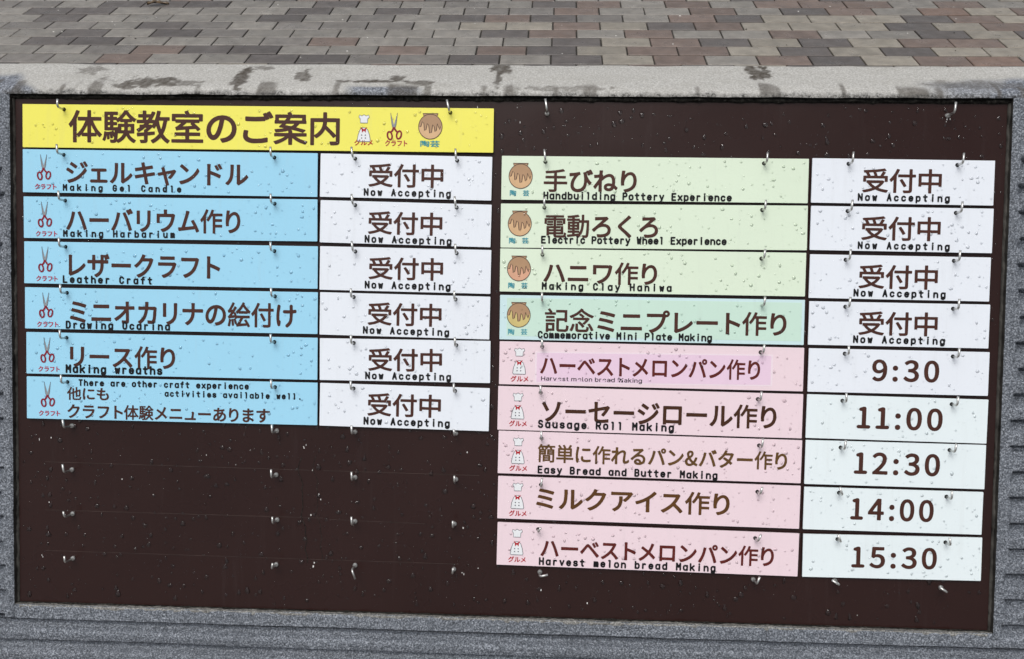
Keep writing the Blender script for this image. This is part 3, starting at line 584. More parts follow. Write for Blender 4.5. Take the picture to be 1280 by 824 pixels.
'n中':[[437,-91,431,-73,430,223,191,225,186,219,186,181,176,166,91,165,79,173,76,650,91,666,430,667,431,819,435,835,445,841,530,841,544,827,545,669,553,666,883,666,899,658,902,189,891,171,806,169,792,181,791,219,783,225,553,225,545,221,544,-81,530,-95,453,-95],[188,335,430,334,430,558,190,558,186,550],[544,335,790,335,789,558,545,558]],
'n他':[[145,-90,139,-72,139,420,76,350,61,340,48,344,42,351,2,420,1,436,92,544,139,613,179,682,245,828,253,836,268,836,338,815,347,797,301,690,249,590,247,444,253,431,372,482,372,720,376,737,391,743,461,743,477,736,481,528,484,523,491,525,590,567,591,829,607,840,684,838,695,820,695,613,699,607,816,651,853,674,907,654,920,644,913,336,901,236,879,197,853,179,815,168,745,164,722,166,713,174,699,235,695,136,691,128,676,122,599,125,590,144,589,444,584,447,484,408,484,41,491,28,522,21,791,20,822,24,838,36,847,59,859,151,876,162,953,130,961,120,953,44,943,5,925,-33,884,-68,853,-79,799,-84,491,-81,445,-71,415,-54,386,-18,375,20,372,359,368,362,299,336,289,336,279,344,253,403,247,382,247,-80,244,-87,230,-94,161,-94],[697,267,791,268,800,274,806,305,810,374,812,528,807,533,697,490]],
'n付':[[172,-91,164,-75,164,410,95,333,79,327,70,333,18,417,25,433,75,486,161,602,206,679,273,825,279,833,295,835,371,810,379,794,330,679,274,571,274,-75,267,-90,256,-94],[533,-91,501,-14,501,2,510,10,702,10,718,17,718,510,710,513,333,514,326,519,320,533,321,610,326,618,341,624,718,624,719,817,733,829,818,829,826,823,830,810,832,625,941,623,949,617,953,602,953,533,946,517,933,513,833,513,830,510,830,25,823,-29,812,-52,798,-67,769,-83,741,-90,602,-98,549,-97],[533,137,382,394,387,410,456,445,472,444,479,437,562,310,629,194,626,179,618,172,549,135]],
'n体':[[149,-93,142,-86,139,-72,138,397,134,404,85,344,72,338,65,340,11,428,96,545,136,613,172,684,234,833,249,837,319,818,327,813,333,797,291,690,246,590,245,167,249,156,294,197,340,251,389,320,439,405,497,536,288,537,275,551,278,636,296,643,549,643,552,820,561,836,642,839,658,828,659,651,665,644,934,643,949,637,953,628,953,551,942,538,717,536,736,482,774,405,818,328,866,259,972,144,967,128,911,70,903,65,888,68,819,142,816,97,803,86,665,86,659,74,658,-80,642,-91,572,-91,557,-85,552,-72,549,85,403,87,391,97,388,140,319,67,303,62,249,116,245,105,245,-72,242,-87,226,-94],[426,190,550,190,549,410,510,328],[664,190,780,190,696,336,665,404,659,390,659,197]],
'n作':[[163,-89,157,-73,157,412,155,415,91,343,78,337,63,346,17,427,24,443,73,496,157,612,201,689,263,827,278,838,355,815,363,810,368,796,322,689,267,581,267,-81,263,-88,248,-94,178,-94],[555,-93,548,-85,546,-73,546,566,540,571,509,571,504,566,440,461,363,367,348,367,341,373,286,421,281,435,368,550,406,612,443,681,499,819,517,830,594,809,604,796,563,679,940,678,955,673,961,658,961,589,955,576,948,572,663,571,656,566,656,473,660,466,925,465,935,458,939,443,937,373,925,362,663,361,657,358,658,250,940,247,951,235,948,150,932,143,661,143,656,135,655,-82,640,-95]],
'n内':[[86,-95,79,-76,79,655,86,670,102,674,432,674,436,678,436,824,440,835,456,842,532,841,544,832,548,676,886,674,896,670,903,655,903,17,898,-30,879,-63,848,-82,802,-92,663,-95,646,-91,615,-7,617,6,632,15,794,16,794,159,735,117,717,118,610,240,494,354,456,284,417,234,371,187,317,143,248,102,234,109,194,153,188,147,186,-86,171,-98],[188,201,194,196,279,252,348,323,389,386,413,447,429,517,432,564,189,563],[790,209,794,201,795,209,795,563,548,565,532,460,677,324]],
'n動':[[469,-100,408,-40,404,-25,400,-22,53,-61,38,-56,34,-48,23,21,32,37,230,57,236,67,236,98,230,108,69,108,55,114,50,121,50,183,61,200,230,201,236,214,230,225,69,225,54,237,55,544,69,554,230,554,236,560,236,575,230,580,38,580,30,584,23,598,24,660,38,674,230,674,236,691,230,702,61,695,52,706,35,760,37,775,46,783,277,801,484,830,528,767,531,752,526,744,461,729,346,713,340,706,342,675,538,673,549,660,551,614,615,612,623,616,628,821,638,828,715,829,728,821,732,814,730,612,923,612,937,598,932,367,919,121,910,44,898,-9,879,-48,846,-79,815,-89,761,-93,677,-91,662,-79,654,-40,641,-9,642,6,653,15,784,14,796,37,804,75,819,244,828,506,730,508,725,498,717,398,699,275,671,167,630,72,565,-25,491,-94,484,-99],[340,75,346,69,507,86,523,106,346,108,341,106],[534,137,538,131,541,137,567,198,590,275,614,437,618,498,615,508,531,506,531,244,524,229,515,225,346,225,340,221,340,206,346,201,523,199,533,183],[151,314,230,312,236,321,235,344,153,348,150,344],[342,314,430,312,432,344,346,348,340,337],[149,437,153,433,230,433,235,437,236,460,230,467,153,467],[340,437,346,433,430,434,430,467,346,467,340,460],[340,560,346,554,500,554,505,560,505,575,500,580,346,580,340,575]],
'n単':[[442,-96,432,-82,432,71,427,79,50,79,35,94,36,171,50,183,431,187,432,233,427,238,142,238,129,248,127,648,134,664,142,667,196,667,203,671,127,779,129,794,196,829,211,831,281,750,312,702,327,668,434,667,441,671,434,687,374,802,388,818,450,841,465,841,521,756,548,702,558,670,642,667,650,669,681,714,750,836,765,840,850,812,858,802,857,787,779,671,788,667,850,666,861,656,860,248,842,238,550,238,544,233,544,187,934,183,942,179,948,164,945,87,927,79,550,79,543,71,543,-75,540,-90,527,-97],[235,341,242,336,427,336,432,341,431,402,427,406,242,406,235,402],[544,341,550,336,750,338,752,402,742,406,550,406,543,394],[235,502,427,500,432,510,432,564,427,569,242,569,235,564],[545,502,750,500,752,564,742,569,550,569,544,564]],
'n受':[[86,-92,35,-17,33,-9,40,4,240,46,378,91,378,98,331,137,270,198,209,277,178,283,172,298,172,368,186,382,748,384,802,350,808,337,807,329,777,275,740,223,671,148,609,98,608,91,740,47,933,11,947,-2,944,-17,899,-86,886,-93,802,-79,671,-46,602,-22,494,26,379,-22,302,-47,171,-79],[484,152,494,147,556,189,609,237,643,275,340,277,399,214],[63,324,56,331,53,345,56,550,71,558,200,560,140,675,94,673,81,683,63,752,71,770,471,799,702,827,802,845,817,839,871,775,871,760,856,749,513,698,539,637,563,558,658,560,748,726,763,726,846,698,851,691,848,675,777,560,909,558,925,551,929,537,929,345,925,329,917,323,840,322,824,329,820,345,820,452,809,457,163,457,158,452,158,345,154,329,140,322],[315,560,450,560,436,614,404,691,263,682,257,675,294,609]],
'n室':[[47,-65,40,-54,40,15,47,30,55,33,424,34,434,38,432,127,147,129,130,138,128,215,139,228,432,230,434,300,432,307,239,290,186,279,174,284,147,361,152,377,209,406,313,492,309,499,162,501,152,515,152,538,147,546,70,545,55,552,51,569,51,738,55,748,70,754,432,756,434,761,409,807,412,823,424,831,493,851,510,846,562,754,909,754,924,750,931,731,931,561,924,549,916,545,839,544,836,515,824,500,701,499,697,492,832,368,862,331,858,315,801,274,786,268,772,277,724,330,546,315,547,230,847,228,857,215,855,138,839,129,547,127,545,38,555,34,932,33,939,28,944,15,944,-54,939,-63,924,-69,62,-69],[359,400,616,416,626,423,581,461,581,477,598,492,593,499,470,500],[160,600,816,599,820,607,820,646,809,652,162,651,158,646]],
'n念':[[330,-66,284,-49,262,-26,250,5,246,51,246,251,261,266,338,266,353,255,355,51,361,35,407,31,646,32,661,42,667,58,675,135,692,145,769,115,776,105,770,43,758,-3,741,-34,707,-59,676,-69,630,-72,407,-72],[107,-50,30,-15,23,5,81,120,124,251,138,259,212,235,222,220,196,128,162,35,121,-42],[869,-36,855,-26,799,92,715,228,723,245,792,274,809,266,868,181,919,97,955,20,954,5,946,-3],[515,101,438,197,342,289,338,307,346,317,399,355,415,357,523,263,526,281,576,328,639,397,169,398,153,412,153,481,169,503,184,497,492,497,507,502,469,537,383,597,384,615,438,665,453,661,523,620,597,558,598,543,563,505,569,498,715,497,738,501,796,466,803,451,776,405,715,327,607,220,592,217,538,253,533,251,578,197,601,158,593,143,538,103,523,98],[69,469,16,543,23,562,189,635,269,682,346,739,401,789,454,851,469,858,548,828,555,812,547,797,591,758,657,712,799,633,953,571,962,558,957,543,907,481,899,476,884,477,746,539,669,582,592,631,484,717,476,717,373,628,299,577,161,500,84,468]],
'n手':[[261,-88,225,-9,223,-1,231,12,246,16,423,15,436,22,435,222,46,225,32,238,32,322,46,333,431,334,435,338,436,445,431,457,107,458,97,476,97,545,100,555,115,563,431,563,436,568,436,668,431,676,131,657,114,668,97,745,115,756,354,773,584,799,692,818,777,840,792,838,849,776,853,768,851,753,838,745,746,722,554,690,547,684,548,568,554,563,884,562,896,545,895,468,889,461,877,457,554,457,547,445,548,338,554,334,938,333,946,329,952,314,951,238,946,229,931,225,554,225,547,214,546,-1,538,-31,523,-55,484,-78,438,-88,323,-93]],
'n教':[[145,-95,133,-84,109,-15,110,-8,122,4,222,4,229,8,229,108,222,115,52,97,37,100,29,116,22,188,37,200,222,218,229,223,229,277,233,285,305,339,299,344,260,344,183,281,91,221,73,223,17,285,16,300,22,308,100,354,103,423,113,439,206,441,245,477,37,477,25,485,21,562,29,575,183,578,192,585,191,639,83,639,66,646,62,716,68,733,83,739,191,739,192,823,199,837,206,841,275,842,291,836,296,823,299,739,399,739,422,734,453,808,468,819,545,798,556,785,553,769,503,662,460,585,468,578,514,578,529,570,542,592,566,669,602,831,609,839,622,841,699,829,711,816,679,669,679,662,683,659,937,659,955,654,960,639,960,569,945,555,899,555,893,546,850,354,827,285,781,185,780,177,800,146,856,77,891,45,965,-8,967,-23,909,-92,891,-96,814,-41,752,22,714,74,706,72,628,-8,583,-42,491,-98,483,-99,470,-92,424,-23,424,-8,522,52,564,85,625,146,652,185,621,262,583,387,575,397,529,327,514,324,468,362,406,303,335,246,337,229,529,247,540,231,540,169,534,154,522,149,337,127,334,-15,330,-38,319,-61,299,-79,268,-89],[721,316,752,408,780,546,775,555,660,555,655,546,684,416,714,319],[455,431,460,427,463,431,491,477,391,477,383,474,360,446,368,441,429,444],[296,585,299,579,329,578,368,639,299,639]],
'n案':[[438,-90,433,-81,430,96,353,38,284,-3,161,-58,84,-82,69,-79,17,-11,18,4,27,12,99,31,215,75,284,110,337,143,46,146,38,150,33,166,33,227,45,243,423,243,430,245,433,250,430,306,330,283,176,262,84,255,71,266,43,327,45,343,53,349,246,366,291,373,305,381,184,401,170,412,171,427,246,501,246,506,61,507,50,512,45,527,45,581,50,596,61,604,62,758,76,768,415,768,422,773,405,804,410,819,484,847,499,839,546,769,915,766,925,750,925,604,939,589,940,527,934,512,923,507,746,507,692,444,657,412,662,404,907,337,916,327,915,312,853,258,838,251,692,296,530,336,499,327,530,324,538,319,546,244,815,243,838,248,853,244,938,242,946,235,948,219,948,158,938,146,644,143,769,75,884,32,961,11,969,4,970,-11,917,-81,899,-84,763,-34,692,0,623,42,546,100,539,-88,523,-95,453,-95],[480,443,515,438,561,465,608,504,376,505,345,473,353,466],[166,604,330,602,338,605,383,666,376,669,169,669],[464,604,815,602,817,666,807,669,499,669,491,666,495,650]],
'n簡':[[96,-93,88,-85,86,-73,86,565,80,575,26,611,19,627,104,727,168,842,180,846,257,825,266,811,251,773,257,766,480,766,493,758,496,741,515,765,552,835,565,846,650,825,657,811,642,773,650,766,926,766,942,761,947,750,947,688,937,673,773,671,763,665,791,619,794,604,789,596,796,592,888,592,898,588,906,573,906,4,901,-35,884,-65,857,-83,819,-92,696,-95,681,-81,660,-19,650,-15,403,-15,396,-17,392,-42,380,-51,311,-51,294,-42,292,273,296,283,311,290,680,288,691,273,692,11,703,5,765,5,796,5,801,11,801,296,796,303,534,304,519,310,515,319,516,581,534,592,680,592,686,596,634,671,580,671,503,592,488,579,468,573,464,311,450,304,196,304,190,296,189,-81,186,-89,173,-95],[394,73,403,67,580,67,590,73,590,88,588,97,396,97],[394,181,588,179,590,204,403,207,394,204],[193,388,357,388,363,396,357,407,196,407,190,404],[618,388,796,388,801,396,796,407,626,407,617,404],[190,496,196,489,203,489,357,489,363,496,357,507,196,507],[617,496,619,489,626,489,796,489,801,496,796,507,626,507,619,506],[134,596,142,592,242,592,247,596,214,665,203,671,188,666],[346,596,357,592,426,592,439,596,403,615,396,627,401,642,429,665,426,669,334,671,328,665,351,611]],
'n絵':[[854,-93,821,-35,493,-64,408,-79,393,-77,384,-66,361,3,362,26,370,26,331,16,313,26,266,188,262,203,270,218,316,234,320,242,316,262,131,235,70,218,59,218,49,226,25,295,25,311,72,349,154,449,147,456,62,439,49,442,42,449,17,526,24,537,59,565,106,634,158,726,214,842,231,843,293,817,303,811,308,795,258,695,178,565,185,559,231,565,295,680,308,693,324,690,392,649,395,642,391,626,289,465,293,460,331,470,347,465,393,340,400,330,408,342,424,344,916,344,930,334,931,257,916,243,662,240,549,42,768,57,705,149,701,165,716,179,770,204,780,203,816,161,872,80,941,-43,940,-58,931,-66,870,-96],[85,-76,24,-53,17,-43,46,72,65,195,70,206,85,211,154,197,162,180,141,49,121,-35,108,-72,100,-78],[208,-51,194,-43,191,-35,177,111,162,180,168,195,177,202,239,213,261,203,286,-20,277,-37],[385,34,393,31,416,41,439,66,541,242,416,242,408,234,362,217,356,211,403,57,399,42],[202,349,208,346,287,357,262,427],[408,403,393,411,355,480,354,495,462,591,514,649,594,765,631,838,647,847,724,818,729,803,712,765,739,726,824,630,966,503,962,488,924,420,916,414,900,416,854,453,852,426,839,413,485,413,471,426,470,449,424,410],[539,518,547,514,777,514,787,518,716,595,662,664,654,667,593,581]],
'n芸':[[806,-109,754,-37,744,-34,283,-66,152,-83,140,-67,115,2,115,17,152,42,195,86,300,225,52,228,43,233,37,248,40,325,60,333,921,333,936,329,943,317,943,248,937,233,929,228,683,225,829,48,898,-44,896,-60,888,-67,821,-113],[301,48,313,42,676,63,584,179,583,194,590,202,626,225,444,228],[144,424,135,440,135,510,139,517,152,524,829,524,844,510,843,433,829,421],[267,554,259,571,259,640,52,643,41,656,41,725,45,740,60,746,259,748,260,825,267,838,275,841,360,838,367,825,367,748,375,746,606,747,607,825,613,837,621,841,698,842,713,833,716,825,716,756,721,746,921,746,934,740,938,733,938,656,929,644,721,642,716,633,715,563,706,552,629,551,613,555,607,571,607,640,598,642,367,641,367,571,360,554,344,551]],
'n記':[[69,-82,64,-66,64,257,69,274,84,280,384,280,400,275,405,257,405,-28,400,-38,384,-43,169,-44,166,-74,153,-88,84,-89],[569,-74,535,-66,507,-51,483,-20,474,11,470,57,470,449,477,461,492,466,784,466,790,472,790,672,784,681,469,682,458,696,458,772,461,780,477,788,884,787,896,780,899,765,898,319,884,308,800,310,791,319,789,357,784,360,584,360,580,349,580,49,585,34,607,29,807,29,830,34,841,49,847,72,857,180,863,188,877,191,953,158,959,149,953,72,941,11,924,-28,902,-51,861,-71,807,-77],[166,57,177,53,300,53,304,57,303,180,169,183],[69,318,56,326,53,342,53,396,61,410,69,413,407,413,415,409,422,396,422,334,407,319],[92,457,77,462,71,472,71,534,84,550,384,550,400,542,402,534,402,472,392,458],[30,595,23,611,23,672,30,685,46,689,200,689,207,696,138,796,146,813,207,847,226,842,292,757,313,719,313,703,307,693,315,689,438,688,452,672,451,603,438,592,46,592]],
'n陶':[[61,-90,54,-74,54,780,61,799,76,802,307,805,368,769,371,749,288,542,292,537,342,603,373,657,403,719,445,834,453,841,530,827,542,819,543,803,511,711,515,705,915,704,929,696,928,434,918,134,910,49,898,-12,884,-45,861,-73,830,-89,799,-95,668,-94,655,-81,636,-12,644,3,653,6,784,3,800,34,814,157,820,272,825,603,568,605,559,603,568,598,572,588,554,542,561,535,768,534,781,526,784,465,779,449,768,444,638,442,638,380,799,376,811,365,810,296,799,286,768,281,645,285,638,280,638,157,689,157,690,265,699,277,776,277,784,265,783,72,768,62,415,61,399,65,392,80,392,257,396,272,407,280,476,277,484,265,486,157,538,154,541,280,530,285,407,281,368,291,363,280,358,234,345,196,329,172,299,150,253,138,184,137,167,149,161,184,155,157,154,-81,138,-93],[156,242,192,236,238,239,253,249,260,272,259,326,243,380,223,419,167,496,238,688,238,699,161,700,156,696],[360,326,364,365,370,372,391,380,367,396,363,411,434,511,465,572,476,605,461,603,415,525,357,449,338,448,307,468,343,396,356,357],[458,380,538,377,540,442,503,442]],
'n電':[[510,-82,468,-66,446,-43,434,-12,430,34,425,42,251,42,247,3,233,-9,156,-9,143,3,143,357,148,366,164,370,438,372,433,388,433,588,425,593,164,593,159,588,159,480,164,472,402,475,410,472,419,457,418,403,402,392,171,392,157,403,155,449,148,456,71,455,58,465,58,672,66,680,79,683,425,683,433,688,433,703,125,708,118,713,113,726,115,788,125,798,848,799,859,796,866,780,865,719,856,708,548,707,542,703,542,688,548,683,910,682,923,672,923,465,910,455,833,455,829,449,828,403,818,393,571,392,564,396,557,411,557,457,564,470,571,474,818,475,818,592,548,593,542,588,542,388,536,372,825,370,841,361,843,65,840,49,825,42,541,42,538,34,541,15,564,8,833,9,847,19,853,34,862,111,879,123,948,98,959,88,955,26,941,-24,926,-51,902,-70,856,-86,587,-89],[248,134,425,132,430,157,418,163,256,163,248,157],[538,134,733,132,735,157,725,163,548,163,538,157],[249,249,425,248,430,272,425,280,256,280,248,272],[539,249,733,248,735,272,733,280,725,280,541,280],[187,494,175,511,175,557,187,574,402,575,417,565,419,511,410,495],[571,493,564,497,557,511,557,557,564,570,571,574,787,575,802,565,804,511,795,495]],
'n験':[[249,-91,243,-82,225,-20,230,-5,242,1,326,-2,334,4,341,26,348,72,322,88,311,122,305,126,303,142,301,134,308,118,315,65,311,49,303,44,257,33,242,41,219,152,215,134,220,26,211,11,165,3,147,11,142,108,134,109,118,34,103,-5,85,-35,65,-42,19,-15,12,-5,40,65,48,95,65,228,80,236,126,228,142,218,188,225,203,220,219,229,265,233,280,245,317,257,303,260,88,260,70,272,70,788,75,795,88,800,442,800,450,795,455,780,455,718,449,708,434,703,334,703,326,701,325,695,326,655,419,653,433,642,434,610,449,616,496,654,542,700,604,780,635,834,649,841,726,837,796,744,842,696,919,632,972,598,978,588,935,511,926,505,911,508,865,540,860,534,858,511,849,502,749,501,740,495,742,458,911,457,924,449,925,188,911,178,788,178,778,172,809,118,842,78,911,23,965,-5,970,-12,968,-28,919,-89,911,-94,896,-93,842,-61,769,3,733,49,696,112,663,57,631,18,590,-20,534,-60,472,-94,457,-95,449,-90,419,-54,396,-79,372,-90,311,-96],[440,11,442,7,449,10,472,23,519,56,553,88,601,157,608,172,603,178,472,178,457,189],[354,211,357,204,360,211,362,257,357,260,320,257,332,249],[555,272,632,272,636,318,634,364,557,364],[739,272,823,272,825,357,819,364,742,364],[171,357,227,357,227,411,171,411,168,403],[326,357,452,357,456,442,465,455,634,458,637,495,626,501,534,501,521,511,519,536,465,500,449,496,439,503,403,558,326,558,326,508,426,503,434,488,434,434,430,418,419,412,326,411],[168,511,172,506,226,508,228,557,170,557],[589,603,596,595,603,595,788,596,790,603,738,657,688,721],[168,657,172,653,226,655,226,701,172,702,168,695]],
'sH':[[79,-10,74,0,76,733,86,739,179,739,189,733,193,425,546,425,551,733,559,739,659,738,665,727,663,-7,653,-12,551,-7,546,319,199,320,190,313,188,-7,179,-12]],
'sM':[[79,-10,74,0,74,613,13,616],[399,-7,186,541,186,-1],[806,-10,719,570,499,-5],[451,153,624,613,274,613],[6,624,74,627,74,727,86,739,219,739,269,627,306,624,626,626,671,733,679,739,813,739,824,727,824,627]],
'sa':[[177,-19,103,11,50,71,37,108,31,154,47,228,83,272,137,301,370,345,382,361,378,401,350,442,290,461,243,458,203,442,143,380,57,404,48,421,94,494,170,543,277,562,370,547,417,524,444,501,473,461,487,421,493,361,492,-6,483,-12,390,-11,383,1,383,41,343,7,297,-15,243,-24],[206,81,283,81,317,93,347,114,378,168,380,248,223,223,160,194,144,161,149,121,170,96]],
'sb':[[282,-19,222,6,175,53,171,-5,162,-12,75,-12,64,-5,63,728,75,739,162,739,175,728,175,487,215,528,262,553,329,562,395,553,455,525,502,483,537,428,557,375,569,302,567,215,550,142,517,75,475,28,415,-8,349,-23],[286,82,355,84,402,112,436,162,455,235,453,322,429,395,389,439,335,458,275,455,228,428,194,382,175,308,177,222,196,155,235,105]],
'sd':[[229,-19,172,2,122,38,89,77,59,135,44,188,37,268,41,328,58,402,89,462,122,501,169,535,215,553,282,562,342,554,392,528,429,491,435,735,535,739,544,728,543,-5,529,-12,442,-11,429,49,389,9,342,-15,282,-24],[264,82,322,82,376,108,411,155,432,235,430,322,406,395,369,437,309,459,249,453,202,425,172,382,152,308,153,222,174,155,215,103]],
'se':[[395,49,315,54,303,69,388,103,429,159,442,162,532,136,518,89,482,45],[49,228,38,236,38,303,-25,306],[435,280,422,294,135,290,122,303,119,296,119,289],[529,289,489,302,469,292],[-31,313,40,316,70,423,104,476,142,513,215,550,295,562,389,544,465,496,515,423,541,316],[153,329,422,328,427,336,410,389,380,429,335,455,289,460,237,449,197,423,168,383]],
'sg':[[235,-223,175,-206,122,-177,76,-129,62,-93,149,-47,192,-95,235,-119,302,-127,369,-114,406,-89,424,-62,432,-29,433,58,429,64,398,31,355,7,282,-5,195,9,122,52,69,122,44,198,38,305,59,405,89,461,120,498,155,526,209,551,282,562,342,554,395,527,435,484,436,545,442,553,535,554,545,538,545,-9,529,-102,488,-162,422,-204,335,-225],[270,98,335,102,382,127,418,178,433,238,431,325,409,392,368,438,309,459,249,453,202,425,169,376,152,311,154,225,174,165,215,118]],
'si':[[66,-7,64,547,72,554,166,554,175,540,175,0,159,-12],[92,626,66,644,52,667,47,693,53,720,92,756,119,761,152,754,172,739,189,713,192,687,186,661,169,640,146,626]],
'sk':[[69,-10,63,0,63,727,75,739,162,739,175,727,175,325,402,553,515,554,526,547,523,533,305,307,544,0,535,-12,415,-11,222,233,215,233,175,193,172,-7,162,-12]],
'sl':[[155,-11,122,2,95,23,77,50,65,97,63,723,75,739,162,739,174,730,176,117,189,90,242,90,253,83,270,3,262,-7,229,-14]],
'sm':[[69,-10,63,0,63,540,69,552,164,553,171,547,175,496,209,529,255,554,302,564,355,559,415,528,455,474,489,514,535,545,582,560,642,563,715,543,772,493,796,447,808,387,808,0,802,-11,699,-7,694,393,684,420,662,442,635,455,595,460,555,453,529,438,507,413,494,380,489,-8,395,-12,382,-7,378,393,367,420,342,445,282,460,249,455,215,437,194,413,179,380,172,-7,162,-12]],
'sn':[[69,-10,63,0,64,547,75,554,164,553,171,547,175,493,229,539,302,561,382,555,442,529,496,467,519,393,520,-7,509,-12,413,-7,408,373,392,413,369,438,335,454,302,459,255,452,222,434,196,407,181,373,175,327,172,-7,162,-12]],
'so':[[242,-19,182,1,142,26,105,62,70,115,40,215,38,295,45,348,82,445,110,482,156,522,202,545,249,558,349,557,395,544,449,514,489,476,522,426,554,322,556,242,549,188,509,89,470,42,435,15,349,-19],[264,82,329,81,376,102,417,148,440,215,443,302,422,378,382,431,329,457,262,456,215,434,177,388,154,322,151,235,171,162,210,108]],
'sr':[[69,-10,63,0,64,547,75,554,162,554,171,547,175,502,209,533,255,555,302,562,355,558,357,453,282,453,242,443,207,420,181,380,175,340,172,-7,162,-12]],
'ss':[[204,-19,138,2,90,35,53,88,41,142,137,164,160,122,184,96,231,79,277,78,317,86,351,106,368,128,369,162,357,183,331,200,164,246,104,281,75,315,61,348,59,428,95,495,157,540,244,561,337,554,391,532,431,499,467,442,475,415,471,405,377,386,357,422,331,449,297,461,251,463,217,455,184,435,169,408,169,382,184,358,211,342,377,297,437,262,466,228,480,195,481,115,447,48,391,5,304,-21]],
'st':[[196,-14,156,-1,125,21,99,54,86,87,79,454,9,456,-3,467,3,552,76,554,81,561,81,674,89,685,189,681,196,555,291,554,303,541,303,467,296,457,194,454,192,141,197,107,209,91,236,84,296,86,317,1,309,-9,276,-16],[107,481,166,481,167,527,105,527]],
'sv':[[225,-9,14,547,25,554,118,554,132,547,278,130,425,547,438,554,538,552,541,533,334,-7,325,-12]],
'mM':[[-44,10,-87,44,-108,100,-108,889,-94,944,-66,978,-22,998,22,998,67,977,94,944,222,703,362,967,422,999,489,988,527,956,548,900,548,111,534,56,500,18,444,0,389,13,346,56,332,100,326,422,278,370,211,353,151,378,111,437,108,100,100,67,78,33,44,10,0,0]],
'mN':[[-44,10,-87,44,-108,100,-108,889,-94,944,-56,985,-11,999,33,995,78,967,322,539,332,556,332,889,340,933,362,967,400,992,444,1000,489,988,527,956,548,900,548,111,534,56,500,18,456,1,400,8,362,33,111,473,104,78,78,33,44,10,0,0]],
'mG':[[167,9,89,30,-6,100,-83,222,-108,356,-107,656,-82,778,-35,867,33,934,67,957,156,993,267,996,389,949,467,877,527,767,531,700,516,667,489,639,456,623,411,620,378,631,346,656,302,733,267,768,233,780,200,779,144,742,117,689,108,633,108,367,120,300,156,248,189,226,222,219,256,227,289,251,320,300,332,367,322,376,244,377,211,386,176,411,151,456,148,500,166,544,200,577,244,592,456,591,510,567,536,533,547,500,547,344,523,222,446,100,333,23,233,1]],
'mC':[[156,8,62,44,-15,111,-87,233,-108,356,-107,656,-87,767,-44,850,-22,882,44,943,167,995,289,992,400,941,482,856,537,733,537,678,521,644,489,614,456,601,411,600,353,633,302,733,267,767,211,781,178,770,147,744,121,700,108,633,108,367,121,300,144,258,172,233,211,219,244,222,278,240,302,267,356,370,389,393,433,402,478,392,512,367,537,322,539,278,490,156,400,59,289,8,189,2]],
'mH':[[-44,10,-87,44,-108,100,-108,889,-94,944,-56,985,0,1000,48,989,89,953,108,900,111,626,322,624,332,633,332,900,340,933,362,967,400,992,444,1000,489,988,527,956,548,900,548,111,534,56,500,18,444,0,389,13,346,56,332,100,332,400,322,408,122,408,108,400,108,111,100,67,78,33,44,10,0,0]],
'mL':[[-44,10,-87,44,-108,100,-108,900,-100,933,-78,967,-44,990,0,1000,67,977,94,944,106,911,108,222,444,213,478,198,509,167,526,100,518,67,496,33,433,1,0,0]],
'mD':[[-44,10,-87,44,-108,100,-108,889,-100,933,-66,978,-11,999,211,999,267,993,333,970,400,930,454,878,499,811,539,700,548,622,548,378,542,311,520,233,489,170,445,111,395,67,333,30,267,7,200,0,0,0],[108,222,189,216,244,227,301,278,328,344,328,656,289,738,222,780,108,778]],
'mO':[[133,10,89,23,11,74,-44,144,-80,233,-102,344,-108,500,-102,656,-83,756,-33,871,18,933,89,977,211,1000,322,988,433,922,484,856,522,759,542,656,548,500,542,344,523,244,484,144,406,56,322,12,222,0],[178,222,222,217,280,233,314,300,327,378,327,622,314,700,278,769,222,783,178,778,144,746,126,700,113,622,114,367,143,256]],
'mT':[[178,9,133,44,112,100,112,778,-11,785,-57,800,-82,822,-102,856,-104,922,-67,977,-11,999,467,997,511,973,540,933,547,878,531,833,500,802,467,787,328,778,324,78,300,36,267,11,222,0]],
'mA':[[-44,10,-94,56,-107,122,116,922,133,956,167,986,211,1000,256,994,298,967,324,922,545,133,544,78,522,38,488,11,444,0,393,11,362,33,340,67,284,256,156,258,87,44,56,15,22,2]],
'mP':[[-44,10,-87,44,-108,100,-108,889,-100,933,-66,978,-11,999,278,1000,378,976,475,900,530,800,548,689,526,567,467,467,378,400,278,376,111,374,108,100,100,67,78,33,44,10,0,0],[108,600,122,592,256,592,289,600,323,644,330,689,310,756,289,776,256,784,111,782]],
'mR':[[-44,10,-87,44,-108,100,-108,889,-100,933,-66,978,-11,999,278,1000,378,976,475,900,533,789,548,689,530,578,476,478,403,411,542,144,548,100,540,67,511,27,467,3,422,1,378,20,346,56,178,374,122,376,108,367,108,100,100,67,78,33,44,10,0,0],[108,600,122,592,256,592,289,600,323,644,330,689,310,756,289,776,256,784,111,782]],
'mB':[[-44,10,-87,44,-108,100,-108,889,-100,933,-66,978,-11,999,278,1000,370,978,466,900,516,800,529,689,514,600,476,522,530,422,546,333,547,300,525,189,467,91,400,36,367,20,278,0,0,0],[108,222,256,216,301,233,322,267,330,311,323,356,302,389,256,408,111,405],[108,633,122,624,256,624,285,633,307,667,312,700,293,767,256,784,111,782]],
'mE':[[-44,10,-87,44,-108,100,-108,889,-94,944,-56,985,-11,999,422,1000,467,988,505,956,526,900,515,844,474,800,422,784,108,778,111,626,389,617,440,578,460,511,453,478,433,445,379,411,111,405,108,222,456,209,490,189,520,144,526,100,512,56,478,18,422,0,0,0]],
'mW':[[56,8,11,42,-9,89,-107,878,-100,933,-78,967,-44,990,0,1000,44,990,78,967,104,922,133,721,167,751,211,764,256,759,311,729,334,911,346,944,367,971,400,992,433,1000,478,993,527,956,548,889,443,67,421,33,389,10,344,0,300,9,249,56,222,154,197,67,167,26,111,1]],
